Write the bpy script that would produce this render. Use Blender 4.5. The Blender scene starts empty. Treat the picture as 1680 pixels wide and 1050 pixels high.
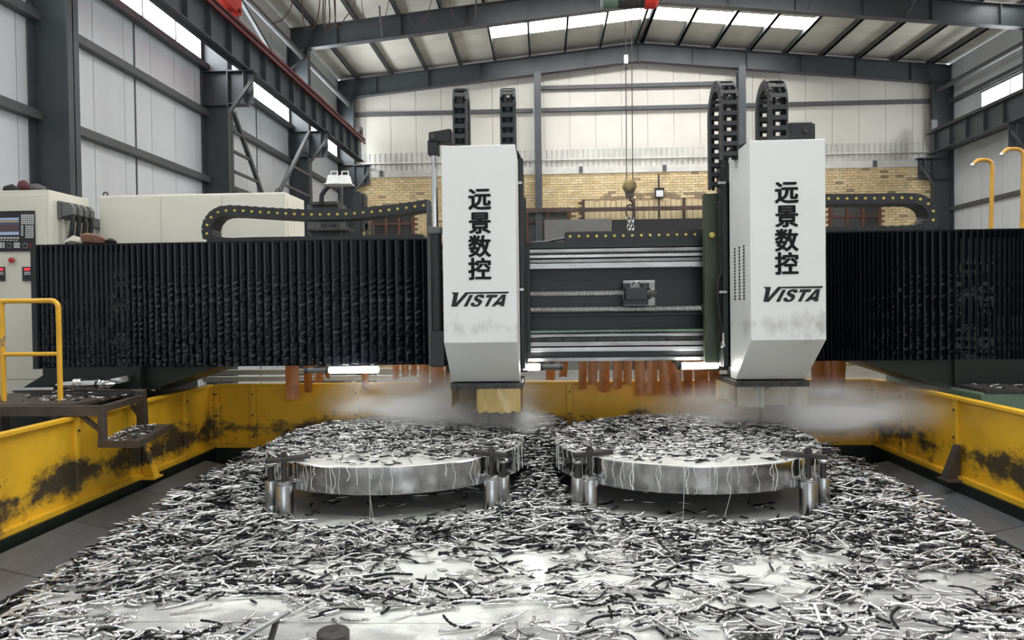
import bpy, bmesh, math, random
import numpy as np
from mathutils import Vector, Matrix

random.seed(7)
rng = np.random.default_rng(11)
scene = bpy.context.scene
col = scene.collection
R = math.radians

# ------------------------------------------------------------------ camera
CAMZ = 1.76
FPX = 1220.0
YAW, PITCH, ROLL = R(2.5), R(1.0), R(0.72)
F = Vector((-math.sin(YAW)*math.cos(PITCH), math.cos(YAW)*math.cos(PITCH), -math.sin(PITCH)))
R0 = Vector((math.cos(YAW), math.sin(YAW), 0))
U0 = R0.cross(F)
RT = R0*math.cos(ROLL) - U0*math.sin(ROLL)
UP = U0*math.cos(ROLL) + R0*math.sin(ROLL)
camd = bpy.data.cameras.new('camera')
camd.sensor_width = 36.0
camd.lens = 36.0*FPX/1680.0
camd.clip_end = 200
cam = bpy.data.objects.new('camera', camd)
col.objects.link(cam)
M3 = Matrix((RT, UP, -F)).transposed()
cam.matrix_world = Matrix.Translation((0, 0, CAMZ)) @ M3.to_4x4()
scene.camera = cam

def P(px, py, Y):
    """world point on the vertical plane y = Y seen at pixel (px, py) of the 1680x1050 frame"""
    d = F + RT*((px-840)/FPX) - UP*((py-525)/FPX)
    t = Y/d.y
    return Vector((d.x*t, Y, CAMZ + d.z*t))

# ------------------------------------------------------------------ world, light, exposure
world = bpy.data.worlds.new('overcast_sky')
scene.world = world
world.use_nodes = True
bg = world.node_tree.nodes['Background']
bg.inputs[0].default_value = (0.86, 0.93, 1.0, 1)
bg.inputs[1].default_value = 2.3
SKYLIGHT = 20.0
vs = scene.view_settings
vs.view_transform = 'Standard'
vs.look = 'None'
vs.exposure = 0.0
vs.gamma = 1.0
vs.use_curve_mapping = False
cy = scene.cycles
cy.use_denoising = True
cy.max_bounces = 10
cy.diffuse_bounces = 5
cy.glossy_bounces = 4
cy.transparent_max_bounces = 8
cy.volume_bounces = 3
cy.volume_step_rate = 2.0
cy.sample_clamp_indirect = 8.0

# ------------------------------------------------------------------ materials
def srgb(r, g, b):
    def f(c):
        c /= 255.0
        return c/12.92 if c <= 0.04045 else ((c+0.055)/1.055)**2.4
    return (f(r), f(g), f(b), 1)

class NT:
    def __init__(s, m):
        m.use_nodes = True
        s.t = m.node_tree
        s.b = s.t.nodes['Principled BSDF']
    def n(s, typ, **kw):
        o = s.t.nodes.new(typ)
        for k, v in kw.items():
            setattr(o, k, v)
        return o
    def l(s, a, b):
        s.t.links.new(a, b)
    def pos(s, scale=(1, 1, 1), obj=False):
        mp = s.n('ShaderNodeMapping')
        mp.inputs['Scale'].default_value = scale
        if obj:
            tc = s.n('ShaderNodeTexCoord'); s.l(tc.outputs['Object'], mp.inputs[0])
        else:
            g = s.n('ShaderNodeNewGeometry'); s.l(g.outputs['Position'], mp.inputs[0])
        return mp.outputs[0]
    def noise(s, vec, scale, detail=4, rough=.55):
        o = s.n('ShaderNodeTexNoise')
        o.inputs['Scale'].default_value = scale
        o.inputs['Detail'].default_value = detail
        o.inputs['Roughness'].default_value = rough
        s.l(vec, o.inputs['Vector'])
        return o.outputs['Fac']
    def rng(s, v, a, b, c=0, d=1):
        o = s.n('ShaderNodeMapRange')
        for i, x in zip((1, 2, 3, 4), (a, b, c, d)):
            o.inputs[i].default_value = x
        s.l(v, o.inputs[0])
        return o.outputs[0]
    def math(s, op, a, b=None):
        o = s.n('ShaderNodeMath', operation=op)
        for i, x in enumerate((a, b)):
            if x is None: continue
            if isinstance(x, (int, float)): o.inputs[i].default_value = x
            else: s.l(x, o.inputs[i])
        return o.outputs[0]
    def mix(s, fac, a, b):
        o = s.n('ShaderNodeMix', data_type='RGBA')
        s.l(fac, o.inputs[0])
        for i, x in ((6, a), (7, b)):
            if isinstance(x, tuple): o.inputs[i].default_value = x
            else: s.l(x, o.inputs[i])
        return o.outputs[2]
    def z(s):
        g = s.n('ShaderNodeNewGeometry')
        sp = s.n('ShaderNodeSeparateXYZ')
        s.l(g.outputs['Position'], sp.inputs[0])
        return sp.outputs

def mat(name, c, rough=.5, metal=0.0, var=.15, vs_=3.0, bump=0.0, bs=40.0, stretch=(1, 1, 1), coat=0.0, spec=None):
    m = bpy.data.materials.new(name)
    t = NT(m)
    t.b.inputs['Roughness'].default_value = rough
    t.b.inputs['Metallic'].default_value = metal
    if coat: t.b.inputs['Coat Weight'].default_value = coat
    if spec is not None: t.b.inputs['Specular IOR Level'].default_value = spec
    v = t.pos(stretch)
    f = t.noise(v, vs_, 5)
    f = t.rng(f, .3, .7)
    lo = tuple(x*(1-var) for x in c[:3])+(1,)
    hi = tuple(min(1, x*(1+var)) for x in c[:3])+(1,)
    t.l(t.mix(f, lo, hi), t.b.inputs['Base Color'])
    if bump:
        b = t.n('ShaderNodeBump')
        b.inputs['Strength'].default_value = bump
        b.inputs['Distance'].default_value = .01
        t.l(t.noise(v, bs, 3), b.inputs['Height'])
        t.l(b.outputs[0], t.b.inputs['Normal'])
    return m

def emis(name, c, s):
    m = bpy.data.materials.new(name)
    t = NT(m)
    t.b.inputs['Base Color'].default_value = (.8, .8, .8, 1) if s > 5 else (.03, .03, .03, 1)
    t.b.inputs['Emission Color'].default_value = c
    t.b.inputs['Emission Strength'].default_value = s
    return m

def stained(name, c, dark, zlo, zhi, scale, lo, hi, rough=.45, stretch=(1, 1, 1), amount=1.0, var=.1):
    """paint with grime patches of their own outline between two heights"""
    m = mat(name, c, rough, 0, var, 2.5)
    t = NT(m)
    src = t.b.inputs['Base Color'].links[0].from_socket
    v = t.pos(stretch)
    n1 = t.noise(v, scale, 8, .68)
    n2 = t.noise(v, scale*.22, 2)
    k = t.math('ADD', t.math('MULTIPLY', n1, .55), t.math('MULTIPLY', n2, .45))
    z = t.z()[2]
    zm = (zlo+zhi)/2; zh = (zhi-zlo)/2
    band = t.math('SUBTRACT', 1.0, t.math('DIVIDE', t.math('ABSOLUTE', t.math('SUBTRACT', z, zm)), zh))
    band = t.rng(band, -.2, 1.0, -.2, .12)
    k = t.rng(t.math('ADD', k, band), lo, hi, 0, amount)
    t.l(t.mix(k, src, dark), t.b.inputs['Base Color'])
    return m

MT = {}
MT['steel_paint'] = mat('slate_steel_paint', srgb(64, 69, 73), .45, 0, .12, 1.5)
MT['girt'] = mat('grey_girt_paint', srgb(80, 82, 83), .5, 0, .15, 2)
MT['panel'] = mat('white_wall_panel', srgb(203, 206, 208), .38, 0, .07, 1.2, .12, 3, (1, 1, .15))
MT['panel_back'] = mat('cream_wall_panel', srgb(204, 201, 190), .42, 0, .06, 1.0)
MT['corr'] = mat('corrugated_sheet', srgb(196, 195, 188), .4, 0, .12, 2.0)
MT['roof'] = mat('roof_sheet', srgb(206, 203, 192), .6, 0, .1, 1.0, 0, 1)
MT['mortar'] = mat('mortar', srgb(140, 122, 92), .9, 0, .3, 3)
MT['lintel'] = mat('pale_lintel', srgb(206, 204, 197), .6, 0, .1, 2)
MT['concrete'] = mat('concrete_floor', srgb(128, 128, 124), .6, 0, .25, 1.2)
MT['red'] = mat('crane_red_paint', srgb(196, 48, 36), .45, 0, .15, 3)
MT['rail_red'] = mat('red_conductor_rail', srgb(110, 34, 34), .5, 0, .25, 4)
MT['green'] = mat('machine_green_paint', srgb(18, 28, 22), .42, 0, .25, 5)
MT['green_light'] = mat('machine_green_cover', srgb(92, 114, 98), .4, 0, .15, 4)
MT['olive'] = mat('olive_plate', srgb(56, 64, 46), .4, 0, .2, 4)
MT['steel'] = mat('bright_steel', (.46, .46, .455, 1), .3, 1.0, .15, 8, .05, 60)
MT['rail_steel'] = mat('worn_rail_steel', (.30, .30, .285, 1), .4, .85, .35, 14, .1, 60, (.2, 1, 1))
MT['way_steel'] = mat('ground_way_steel', (.42, .42, .41, 1), .38, .9, .2, 12, .08, 60, (.2, 1, 1))
MT['hook_paint'] = stained('worn_hook_yellow', srgb(176, 152, 84), srgb(60, 56, 48), 3.0, 5.0, 6, .45, .62, .5)
MT['screw_steel'] = mat('ball_screw_steel', (.72, .72, .70, 1), .34, .9, .1, 12)
MT['chrome'] = mat('chrome_rod', (.8, .8, .8, 1), .1, 1.0, .05, 5)
MT['dark_steel'] = mat('dark_steel', srgb(74, 72, 70), .45, .6, .3, 9, .1, 60)
MT['black'] = mat('black_enamel', srgb(34, 35, 37), .42, 0, .2, 6)
MT['plastic'] = mat('black_chain_plastic', srgb(40, 40, 42), .5, 0, .15, 9)
MT['rubber'] = mat('black_rubber', srgb(26, 26, 27), .6, 0, .2, 10)
MT['gold'] = mat('brass_bolt', srgb(196, 176, 86), .35, .3, .2, 20)
MT['cream'] = mat('cream_cabinet', srgb(218, 215, 199), .42, 0, .04, 1.5)
MT['grey_plastic'] = mat('grey_connector', srgb(98, 99, 98), .5, 0, .1, 10)
MT['ink'] = mat('black_lettering', srgb(14, 14, 16), .6, 0, .1, 10)
MT['white_paint'] = mat('white_lamp_enamel', srgb(232, 232, 230), .35, 0, .03, 5)
MT['orange_strip'] = stained('orange_curtain', srgb(204, 128, 64), srgb(120, 62, 32), .2, 1.4, 16, .55, .8, .35)
MT['frame_red'] = mat('red_window_frame', srgb(92, 58, 48), .6, 0, .2, 5)
MT['glass_dark'] = mat('dim_window_glass', srgb(62, 62, 58), .25, 0, .25, 1.5)
MT['rust'] = mat('rusty_pipe', srgb(76, 60, 54), .7, 0, .35, 4)
MT['greyboard'] = mat('grey_board', srgb(104, 104, 101), .6, 0, .08, 1)
MT['blackboard'] = mat('black_board', srgb(24, 24, 25), .6, 0, .1, 1)
MT['whitewash'] = mat('whitewashed_board', srgb(206, 188, 148), .75, 0, .25, 2.5, .2, 10, (4, 1, .3))
MT['orange_pipe'] = mat('ochre_pipe', srgb(206, 156, 62), .4, 0, .15, 5)
MT['wire'] = mat('brown_cable', srgb(74, 58, 52), .6, 0, .2, 5)
MT['rope'] = mat('steel_rope', srgb(72, 66, 60), .6, .3, .2, 5)
MT['cloth_red'] = mat('maroon_cloth', srgb(84, 40, 42), .8, 0, .3, 20, .4, 40)
MT['cloth_grey'] = mat('grey_cloth', srgb(92, 90, 90), .85, 0, .4, 20, .4, 40)
MT['leather'] = mat('tan_glove_leather', srgb(112, 78, 62), .75, 0, .3, 20, .3, 40)
MT['pale_cloth'] = mat('pale_rag', srgb(196, 188, 176), .85, 0, .2, 20, .4, 40)
MT['key'] = mat('white_keycap', srgb(216, 216, 214), .5, 0, .03, 5)
MT['red_button'] = mat('red_button', srgb(176, 42, 50), .35, 0, .05, 5)
MT['screen'] = emis('lit_screen', srgb(70, 78, 120), .5)
MT['screen_pale'] = emis('lit_screen_pale_row', srgb(170, 190, 220), .6)
MT['screen_dark'] = emis('lit_screen_dark_row', srgb(70, 48, 56), .7)
MT['screen_yellow'] = emis('lit_screen_yellow_row', srgb(216, 196, 110), .6)
MT['red_led'] = emis('red_led_digits', srgb(255, 40, 60), 2.0)
MT['lamp'] = emis('work_light_tube', (1, 1, .97, 1), 26.0)
MT['skylight'] = emis('daylit_translucent_sheet', (1, 1, 1, 1), SKYLIGHT)
MT['window'] = emis('daylit_window', (.93, .97, 1, 1), SKYLIGHT*.7)
MT['cover'] = stained('offwhite_cover', srgb(221, 222, 219), srgb(150, 147, 138), 1.3, 1.85, 8, .54, .74, .35, (1, 1, .7), .7, .015)
MT['yellow'] = stained('yellow_fence_paint', srgb(224, 174, 40), srgb(46, 47, 47), -.1, .62, 5.5, .51, .62, .4, (1, 1, 1.6), .95, .12)
MT['yellow_clean'] = stained('yellow_rail_paint', srgb(226, 172, 44), srgb(120, 112, 100), .8, 2.2, 14, .66, .72, .35)
MT['shelf_steel'] = mat('brown_steel_step', srgb(86, 78, 72), .5, .5, .3, 7, .1, 50)
MT['plate_grey'] = mat('grey_guard_plate', srgb(92, 95, 99), .36, .2, .2, 5, .06, 30, (6, .6, 6))
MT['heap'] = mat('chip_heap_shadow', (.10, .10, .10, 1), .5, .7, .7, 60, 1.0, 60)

def chips_mat(name, base):
    """wet steel swarf: each chip carries its own tone, from blued black to bright"""
    m = bpy.data.materials.new(name)
    t = NT(m)
    v = t.pos()
    at = t.n('ShaderNodeAttribute', attribute_name='tone')
    k = t.math('ADD', at.outputs['Fac'], t.math('MULTIPLY', t.math('SUBTRACT', t.noise(v, 45, 2), .5), .5))
    k = t.rng(k, .2, .75)
    t.l(t.mix(k, (.018, .018, .02, 1), base+(1,)), t.b.inputs['Base Color'])
    t.b.inputs['Metallic'].default_value = .8
    t.b.inputs['Roughness'].default_value = .27
    return m
MT['chip'] = chips_mat('steel_chip', (.80, .795, .775))

def table_mat(name, discs):
    m = bpy.data.materials.new(name)
    t = NT(m)
    v = t.pos()
    g = t.rng(t.noise(v, 3, 6), .3, .7)
    grey = t.mix(g, (.34, .34, .33, 1), (.47, .47, .455, 1))
    x, y, z = t.z()
    dx = t.math('DIVIDE', t.math('ADD', x, .45), 2.5)
    dy = t.math('DIVIDE', t.math('SUBTRACT', y, 5.2), 1.25)
    r = t.math('SQRT', t.math('ADD', t.math('MULTIPLY', dx, dx), t.math('MULTIPLY', dy, dy)))
    n = t.noise(v, 1.3, 5, .6)
    k = t.math('SUBTRACT', t.math('ADD', 1.0, t.math('MULTIPLY', t.math('SUBTRACT', n, .5), 2.2)), r)
    k = t.rng(k, -.06, .12)
    t.l(t.mix(k, grey, (.76, .77, .72, 1)), t.b.inputs['Base Color'])
    rr = t.rng(k, 0, 1, .32, .16)
    t.l(rr, t.b.inputs['Roughness'])
    t.b.inputs['Coat Weight'].default_value = .6
    t.b.inputs['Coat Roughness'].default_value = .08
    return m
MT['table'] = table_mat('wet_table', None)
MT['milk'] = mat('milky_coolant', (.80, .81, .76, 1), .15, 0, .06, 3, coat=.5)

def disc_rim():
    m = bpy.data.materials.new('turned_steel_rim')
    t = NT(m)
    v = t.pos((7, 7, .05))
    f = t.rng(t.noise(v, 1.0, 3), .3, .7)
    t.l(t.mix(f, (.36, .36, .365, 1), (.56, .56, .57, 1)), t.b.inputs['Base Color'])
    t.b.inputs['Metallic'].default_value = 1
    t.b.inputs['Roughness'].default_value = .14
    t.b.inputs['Anisotropic'].default_value = .5
    return m
MT['rim'] = disc_rim()

def vinyl():
    m = mat('black_bellows_vinyl', srgb(10, 13, 20), .22, 0, .25, 4, 0, 1, spec=.34)
    t = NT(m)
    v = t.pos((.7, 1, 1.1))
    n = t.noise(v, 17, 1)
    z = t.z()[2]
    b = t.n('ShaderNodeBump'); b.inputs['Distance'].default_value = .02
    t.l(t.rng(z, 1.25, 2.2, .8, .03), b.inputs['Strength'])
    t.l(n, b.inputs['Height'])
    t.l(b.outputs[0], t.b.inputs['Normal'])
    return m
MT['vinyl'] = vinyl()

def plastic_film(name, c, tr):
    m = bpy.data.materials.new(name)
    t = NT(m)
    t.b.inputs['Base Color'].default_value = c
    t.b.inputs['Roughness'].default_value = .12
    t.b.inputs['Alpha'].default_value = tr
    b = t.n('ShaderNodeBump'); b.inputs['Strength'].default_value = .5; b.inputs['Distance'].default_value = .03
    t.l(t.noise(t.pos((1, 1, .5)), 9, 2), b.inputs['Height'])
    t.l(b.outputs[0], t.b.inputs['Normal'])
    return m
MT['film_yellow'] = plastic_film('yellowed_plastic_film', srgb(208, 180, 118), .82)
MT['film_clear'] = plastic_film('clear_plastic_film', srgb(205, 204, 190), .22)

brick_mats = []
for i, c in enumerate([(212, 190, 146), (216, 196, 154), (204, 180, 134), (208, 186, 144), (220, 202, 162), (150, 132, 108)]):
    brick_mats.append(mat('yellow_brick_tone', srgb(*c), .85, 0, .16, 5))

# ------------------------------------------------------------------ mesh helpers
class MB:
    def __init__(s):
        s.v = []; s.f = []
    def add(s, vs, fs):
        o = len(s.v)
        s.v += [tuple(p) for p in vs]
        s.f += [tuple(i+o for i in f) for f in fs]
        return s
    def box(s, a, b):
        x0, y0, z0 = [min(p, q) for p, q in zip(a, b)]
        x1, y1, z1 = [max(p, q) for p, q in zip(a, b)]
        vs = [(x0,y0,z0),(x1,y0,z0),(x1,y1,z0),(x0,y1,z0),(x0,y0,z1),(x1,y0,z1),(x1,y1,z1),(x0,y1,z1)]
        return s.add(vs, [(0,3,2,1),(4,5,6,7),(0,1,5,4),(1,2,6,5),(2,3,7,6),(3,0,4,7)])
    def prism(s, poly, axis, a, b):
        """poly: 2D points; axis 0: (y,z) extruded in x; 1: (x,z) in y; 2: (x,y) in z"""
        def p3(p, h):
            return {0: (h, p[0], p[1]), 1: (p[0], h, p[1]), 2: (p[0], p[1], h)}[axis]
        n = len(poly)
        vs = [p3(p, a) for p in poly] + [p3(p, b) for p in poly]
        fs = [tuple(range(n)), tuple(range(2*n-1, n-1, -1))]
        fs += [(i, i+n, (i+1) % n + n, (i+1) % n) for i in range(n)]
        return s.add(vs, fs)
    def bar(s, p, q, w, h=None, up=(0, 0, 1)):
        """rectangular bar from p to q, w across, h along up"""
        p, q = Vector(p), Vector(q)
        h = h or w
        d = (q-p).normalized()
        u = Vector(up)
        if abs(d.dot(u)) > .98: u = Vector((0, 1, 0))
        a = d.cross(u).normalized()
        b = a.cross(d).normalized()
        a *= w/2; b *= h/2
        vs = [p-a-b, p+a-b, p+a+b, p-a+b, q-a-b, q+a-b, q+a+b, q-a+b]
        return s.add(vs, [(0,3,2,1),(4,5,6,7),(0,1,5,4),(1,2,6,5),(2,3,7,6),(3,0,4,7)])
    def tube(s, pts, r, n=8, caps=True):
        pts = [Vector(p) for p in pts]
        rs = r if isinstance(r, (list, tuple)) else [r]*len(pts)
        o = len(s.v)
        d0 = (pts[1]-pts[0]).normalized()
        ref = Vector((0, 0, 1)) if abs(d0.z) < .9 else Vector((1, 0, 0))
        a = d0.cross(ref).normalized()
        for i, p in enumerate(pts):
            if i == 0: d = d0
            elif i == len(pts)-1: d = (pts[i]-pts[i-1]).normalized()
            else: d = ((pts[i+1]-pts[i]).normalized() + (pts[i]-pts[i-1]).normalized()).normalized()
            a = (a - d*a.dot(d)).normalized()
            b = d.cross(a)
            for k in range(n):
                t = 2*math.pi*k/n
                s.v.append(tuple(p + (a*math.cos(t)+b*math.sin(t))*rs[i]))
        for i in range(len(pts)-1):
            for k in range(n):
                s.f.append((o+i*n+k, o+i*n+(k+1) % n, o+(i+1)*n+(k+1) % n, o+(i+1)*n+k))
        if caps:
            s.f.append(tuple(o+k for k in range(n-1, -1, -1)))
            s.f.append(tuple(o+(len(pts)-1)*n+k for k in range(n)))
        return s
    def lathe(s, c, prof, n=24, axis=2):
        """prof: list of (r, h) along axis from c"""
        o = len(s.v)
        for r, h in prof:
            for k in range(n):
                t = 2*math.pi*k/n
                u, v = r*math.cos(t), r*math.sin(t)
                d = {2: (u, v, h), 1: (u, h, v), 0: (h, u, v)}[axis]
                s.v.append((c[0]+d[0], c[1]+d[1], c[2]+d[2]))
        for i in range(len(prof)-1):
            for k in range(n):
                s.f.append((o+i*n+k, o+i*n+(k+1) % n, o+(i+1)*n+(k+1) % n, o+(i+1)*n+k))
        s.f.append(tuple(o+k for k in range(n-1, -1, -1)))
        s.f.append(tuple(o+(len(prof)-1)*n+k for k in range(n)))
        return s
    def mesh(s, name, m, smooth=False, off=(0, 0, 0)):
        me = bpy.data.meshes.new(name)
        me.from_pydata([(x-off[0], y-off[1], z-off[2]) for x, y, z in s.v], [], s.f)
        bm = bmesh.new(); bm.from_mesh(me)
        bmesh.ops.recalc_face_normals(bm, faces=bm.faces)
        bm.to_mesh(me); bm.free()
        if m is not None:
            me.materials.append(MT[m] if isinstance(m, str) else m)
        if smooth:
            me.shade_smooth()
            me.set_sharp_from_angle(angle=R(40))
        return me

def link(o, parent=None):
    col.objects.link(o)
    if parent is not None: o.parent = parent
    return o

def tag(o, label=None, cat=None, group=None, kind=None):
    if label: o['label'] = label
    if cat: o['category'] = cat
    if group: o['group'] = group
    if kind: o['kind'] = kind
    return o

def worldloc(o):
    p = Vector(o.location)
    while o.parent: o = o.parent; p = p + o.location
    return p

def thing(name, label, cat, loc, group=None, kind=None):
    o = bpy.data.objects.new(name, None)
    o.empty_display_size = .1
    o.location = loc
    link(o)
    return tag(o, label, cat, group, kind)

def part(name, mb, m, parent, smooth=False, bevel=0, label=None, kind=None):
    off = worldloc(parent) if parent is not None else Vector((0, 0, 0))
    o = bpy.data.objects.new(name, mb.mesh(name, m, smooth, off))
    link(o, parent)
    if bevel:
        b = o.modifiers.new('bevel', 'BEVEL'); b.width = bevel; b.segments = 2; b.limit_method = 'ANGLE'
    return tag(o, label, kind=kind)

def single(name, mb, m, label, cat, loc=None, group=None, smooth=False, bevel=0, kind=None):
    """a top-level thing that is one mesh; origin at its base centre"""
    a = np.array(mb.v)
    if loc is None:
        loc = Vector(((a[:, 0].min()+a[:, 0].max())/2, (a[:, 1].min()+a[:, 1].max())/2, a[:, 2].min()))
    o = bpy.data.objects.new(name, mb.mesh(name, m, smooth, loc))
    o.location = loc
    link(o)
    if bevel:
        b = o.modifiers.new('bevel', 'BEVEL'); b.width = bevel; b.segments = 2; b.limit_method = 'ANGLE'
    return tag(o, label, cat, group, kind)

def inst(name, me, parent, loc, rot=None, scale=None):
    """part that shares mesh data; loc in world space"""
    o = bpy.data.objects.new(name, me)
    o.location = Vector(loc) - worldloc(parent)
    if rot is not None: o.rotation_euler = rot
    if scale is not None: o.scale = scale
    return link(o, parent)

def copy_tree(o, parent=None):
    c = o.copy(); col.objects.link(c)
    if parent is not None: c.parent = parent
    for ch in list(o.children): copy_tree(ch, c)
    return c

def text_mesh(ch, size, bold, m, thick=.002):
    cu = bpy.data.curves.new('glyph', 'FONT')
    cu.body = ch; cu.size = size; cu.offset = bold; cu.extrude = thick
    cu.align_x = 'CENTER'; cu.align_y = 'CENTER'
    ob = bpy.data.objects.new('glyph', cu)
    col.objects.link(ob)
    dg = bpy.context.evaluated_depsgraph_get()
    me = bpy.data.meshes.new_from_object(ob.evaluated_get(dg))
    bpy.data.objects.remove(ob)
    bpy.data.curves.remove(cu)
    me.materials.clear(); me.materials.append(MT[m])
    a = np.zeros(len(me.vertices)*3); me.vertices.foreach_get('co', a); a = a.reshape(-1, 3)
    mn, mx = a.min(0), a.max(0)
    a -= (mn+mx)/2
    me.vertices.foreach_set('co', a.ravel())
    return me, (mx-mn)

def smooth01(a, b, x):
    t = np.clip((x-a)/(b-a), 0, 1)
    return t*t*(3-2*t)

# ================================================================== THE HALL
ZF = -0.6
XL, XR, YB, Y0 = -7.85, 15.2, 28.75, -8.0
XRIDGE = 3.68
def zraft(x): return 10.95 - .1*abs(x-XRIDGE)          # underside of the rafters
def zroof(x): return zraft(x) + .88                     # underside of the roof sheets

def structure(name, loc=(0, 0, 0)):
    o = bpy.data.objects.new(name, None); o.location = loc; link(o)
    o['kind'] = 'structure'
    return o

# floor
fl = structure('floor', (3.7, 10, ZF))
part('slab', MB().box((XL-.3, Y0, ZF-.2), (XR+.3, YB+.3, ZF)), 'concrete', fl)

# left wall: panels, girts
wl = structure('wall_left', (XL, 10, ZF))
pan = MB().box((-.06, .008, 0), (0, .952, 11.2)).mesh('panel', 'panel')
rib = MB().box((-.005, .47, 0), (.006, .485, 11.2)).mesh('panel_rib', 'panel')
y = 9.9
while y < YB-.3:
    p = inst('panel', pan, wl, (XL, y, ZF))
    y += .96
part('panel', MB().box((XL-.06, Y0, ZF), (XL, 9.9, ZF+11.2)), 'panel', wl)
part('joint_backing', MB().box((XL-.12, 9.8, ZF), (XL-.065, YB, ZF+11.2)), 'girt', wl)
for z in (1.75, 3.3, 4.8, 6.33, 7.40, 9.1):
    part('girt', MB().box((XL, 9.9, z-.07), (XL+.16, YB-.1, z+.07)), 'girt', wl)
for yy in (14.1, 20.2):
    part('seam_strip', MB().box((XL, yy-.02, ZF), (XL+.015, yy+.02, 7.5)), 'girt', wl)
# right wall
wr = structure('wall_right', (XR, 10, ZF))
panr = MB().box((0, .008, 0), (.06, 1.152, 11.2)).mesh('panel', 'panel')
y = 19.6
while y < YB-.3:
    inst('panel', panr, wr, (XR, y, ZF)); y += 1.16
part('panel', MB().box((XR, Y0, ZF), (XR+.06, 19.6, ZF+11.2)), 'panel', wr)
part('joint_backing', MB().box((XR+.065, 19.5, ZF), (XR+.12, YB, ZF+11.2)), 'girt', wr)
for z in (1.9, 3.55, 5.2, 7.45, 9.15):
    part('girt', MB().box((XR-.14, 19.6, z-.07), (XR, YB-.1, z+.07)), 'girt', wr)

# front wall behind the camera with a wide open doorway
wf = structure('wall_front', (3.7, Y0, ZF))
part('panel', MB().box((XL-.06, Y0-.06, ZF), (-3.2, Y0, 11.2)), 'panel', wf)
part('panel', MB().box((5.2, Y0-.06, ZF), (XR+.06, Y0, 11.2)), 'panel', wf)
part('panel', MB().box((-3.2, Y0-.06, 5.2), (5.2, Y0, 11.9)), 'panel', wf)
# daylit window bands in the side walls
wn = 0
def window_band(x, sx, y0, y1, z0, z1, nm):
    w = structure(nm, (x, (y0+y1)/2, z0))
    n = max(2, round((y1-y0)/1.35))
    d = (y1-y0)/n
    for i in range(n):
        part('pane', MB().box((x, y0+i*d+.02, z0), (x+sx*.03, y0+(i+1)*d-.02, z1)), 'window', w)
    part('frame', MB().box((x, y0, z1), (x+sx*.06, y1, z1+.05)).box((x, y0, z0-.05), (x+sx*.06, y1, z0)), 'girt', w)
    for i in range(n+1):
        part('mullion', MB().box((x, y0+i*d-.02, z0), (x+sx*.045, y0+i*d+.02, z1)), 'girt', w)
window_band(XL, 1, 11.75, 17.0, 7.52, 9.0, 'window_1')
window_band(XL, 1, 17.5, 22.8, 7.52, 9.0, 'window_2')
window_band(XL, 1, 23.3, 28.1, 7.52, 9.0, 'window_3')
window_band(XR, -1, 23.3, 26.5, 8.0, 8.93, 'window_4')
window_band(XR, -1, 5.0, 17.0, 7.52, 9.0, 'window_5')
window_band(XL, 1, 1.0, 10.9, 7.52, 9.0, 'window_6')

# ceiling: sheets, purlins, skylights
ce = structure('ceiling', (XRIDGE, 10, 10.9))
SL = math.atan(.1)
xs = [.12+k*1.33 for k in range(9)]
def slope_box(x0, x1, y0, y1, dz0, dz1):
    a, b = zroof(x0), zroof(x1)
    mb = MB()
    vs_ = [(x0,y0,a+dz0),(x1,y0,b+dz0),(x1,y1,b+dz0),(x0,y1,a+dz0),(x0,y0,a+dz1),(x1,y0,b+dz1),(x1,y1,b+dz1),(x0,y1,a+dz1)]
    return mb.add(vs_, [(0,3,2,1),(4,5,6,7),(0,1,5,4),(1,2,6,5),(2,3,7,6),(3,0,4,7)])
SKY_BAYS = [(25.45, 26.45), (19.6, 20.6), (13.8, 14.8), (8.0, 9.0), (2.2, 3.2), (-3.6, -2.6)]
for s in (-1, 1):
    for k in range(9):
        xa = XRIDGE + s*xs[k]
        xb = XRIDGE + s*(xs[k+1] if k < 8 else 11.75)
        x0, x1 = min(xa, xb), max(xa, xb)
        if k == 0: 
            x0, x1 = (x0, XRIDGE) if s < 0 else (XRIDGE, x1)
        segs = [(Y0, -3.6), (-2.6, 2.2), (3.2, 8.0), (9.0, 13.8), (14.8, 19.6), (20.6, 22.95), (22.96, 25.45), (26.45, YB)]
        if k >= 4:
            segs = [(Y0, 5), (5, 14), (14, 20.2), (20.2, 22.95), (22.96, 25.95), (25.96, YB)]
        for a, b in segs:
            part('roof_sheet', slope_box(x0, x1, a+.004, b-.004, 0, .05), 'roof', ce)
        p = MB().box((xa-.035, Y0, zroof(xa)-.2), (xa+.035, YB, zroof(xa)-.001))
        p.box((xa-.035, Y0, zroof(xa)-.2), (xa+.035+.03*s, YB, zroof(xa)-.18))
        part('purlin', p, 'girt', ce)
for i, (a, b) in enumerate(SKY_BAYS):
    w = structure('window_%d' % (7+i), (XRIDGE, a, 11.0))
    for s in (-1, 1):
        for k in range(4):
            xa, xb = XRIDGE+s*(xs[k]+.05), XRIDGE+s*(xs[k+1]-.05)
            part('pane', slope_box(min(xa, xb), max(xa, xb), a, b, .0, .04), 'skylight', w)
# small corrugated skylight by the right eave
w = structure('window_13', (13.8, 22, 10.7))
part('pane', slope_box(13.0, 14.3, 21.9, 22.7, -.012, -.006), 'skylight', w)
for i in range(5):
    part('rib', slope_box(13.0, 14.3, 22.0+i*.14, 22.06+i*.14, -.03, -.013), 'roof', w)

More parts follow.
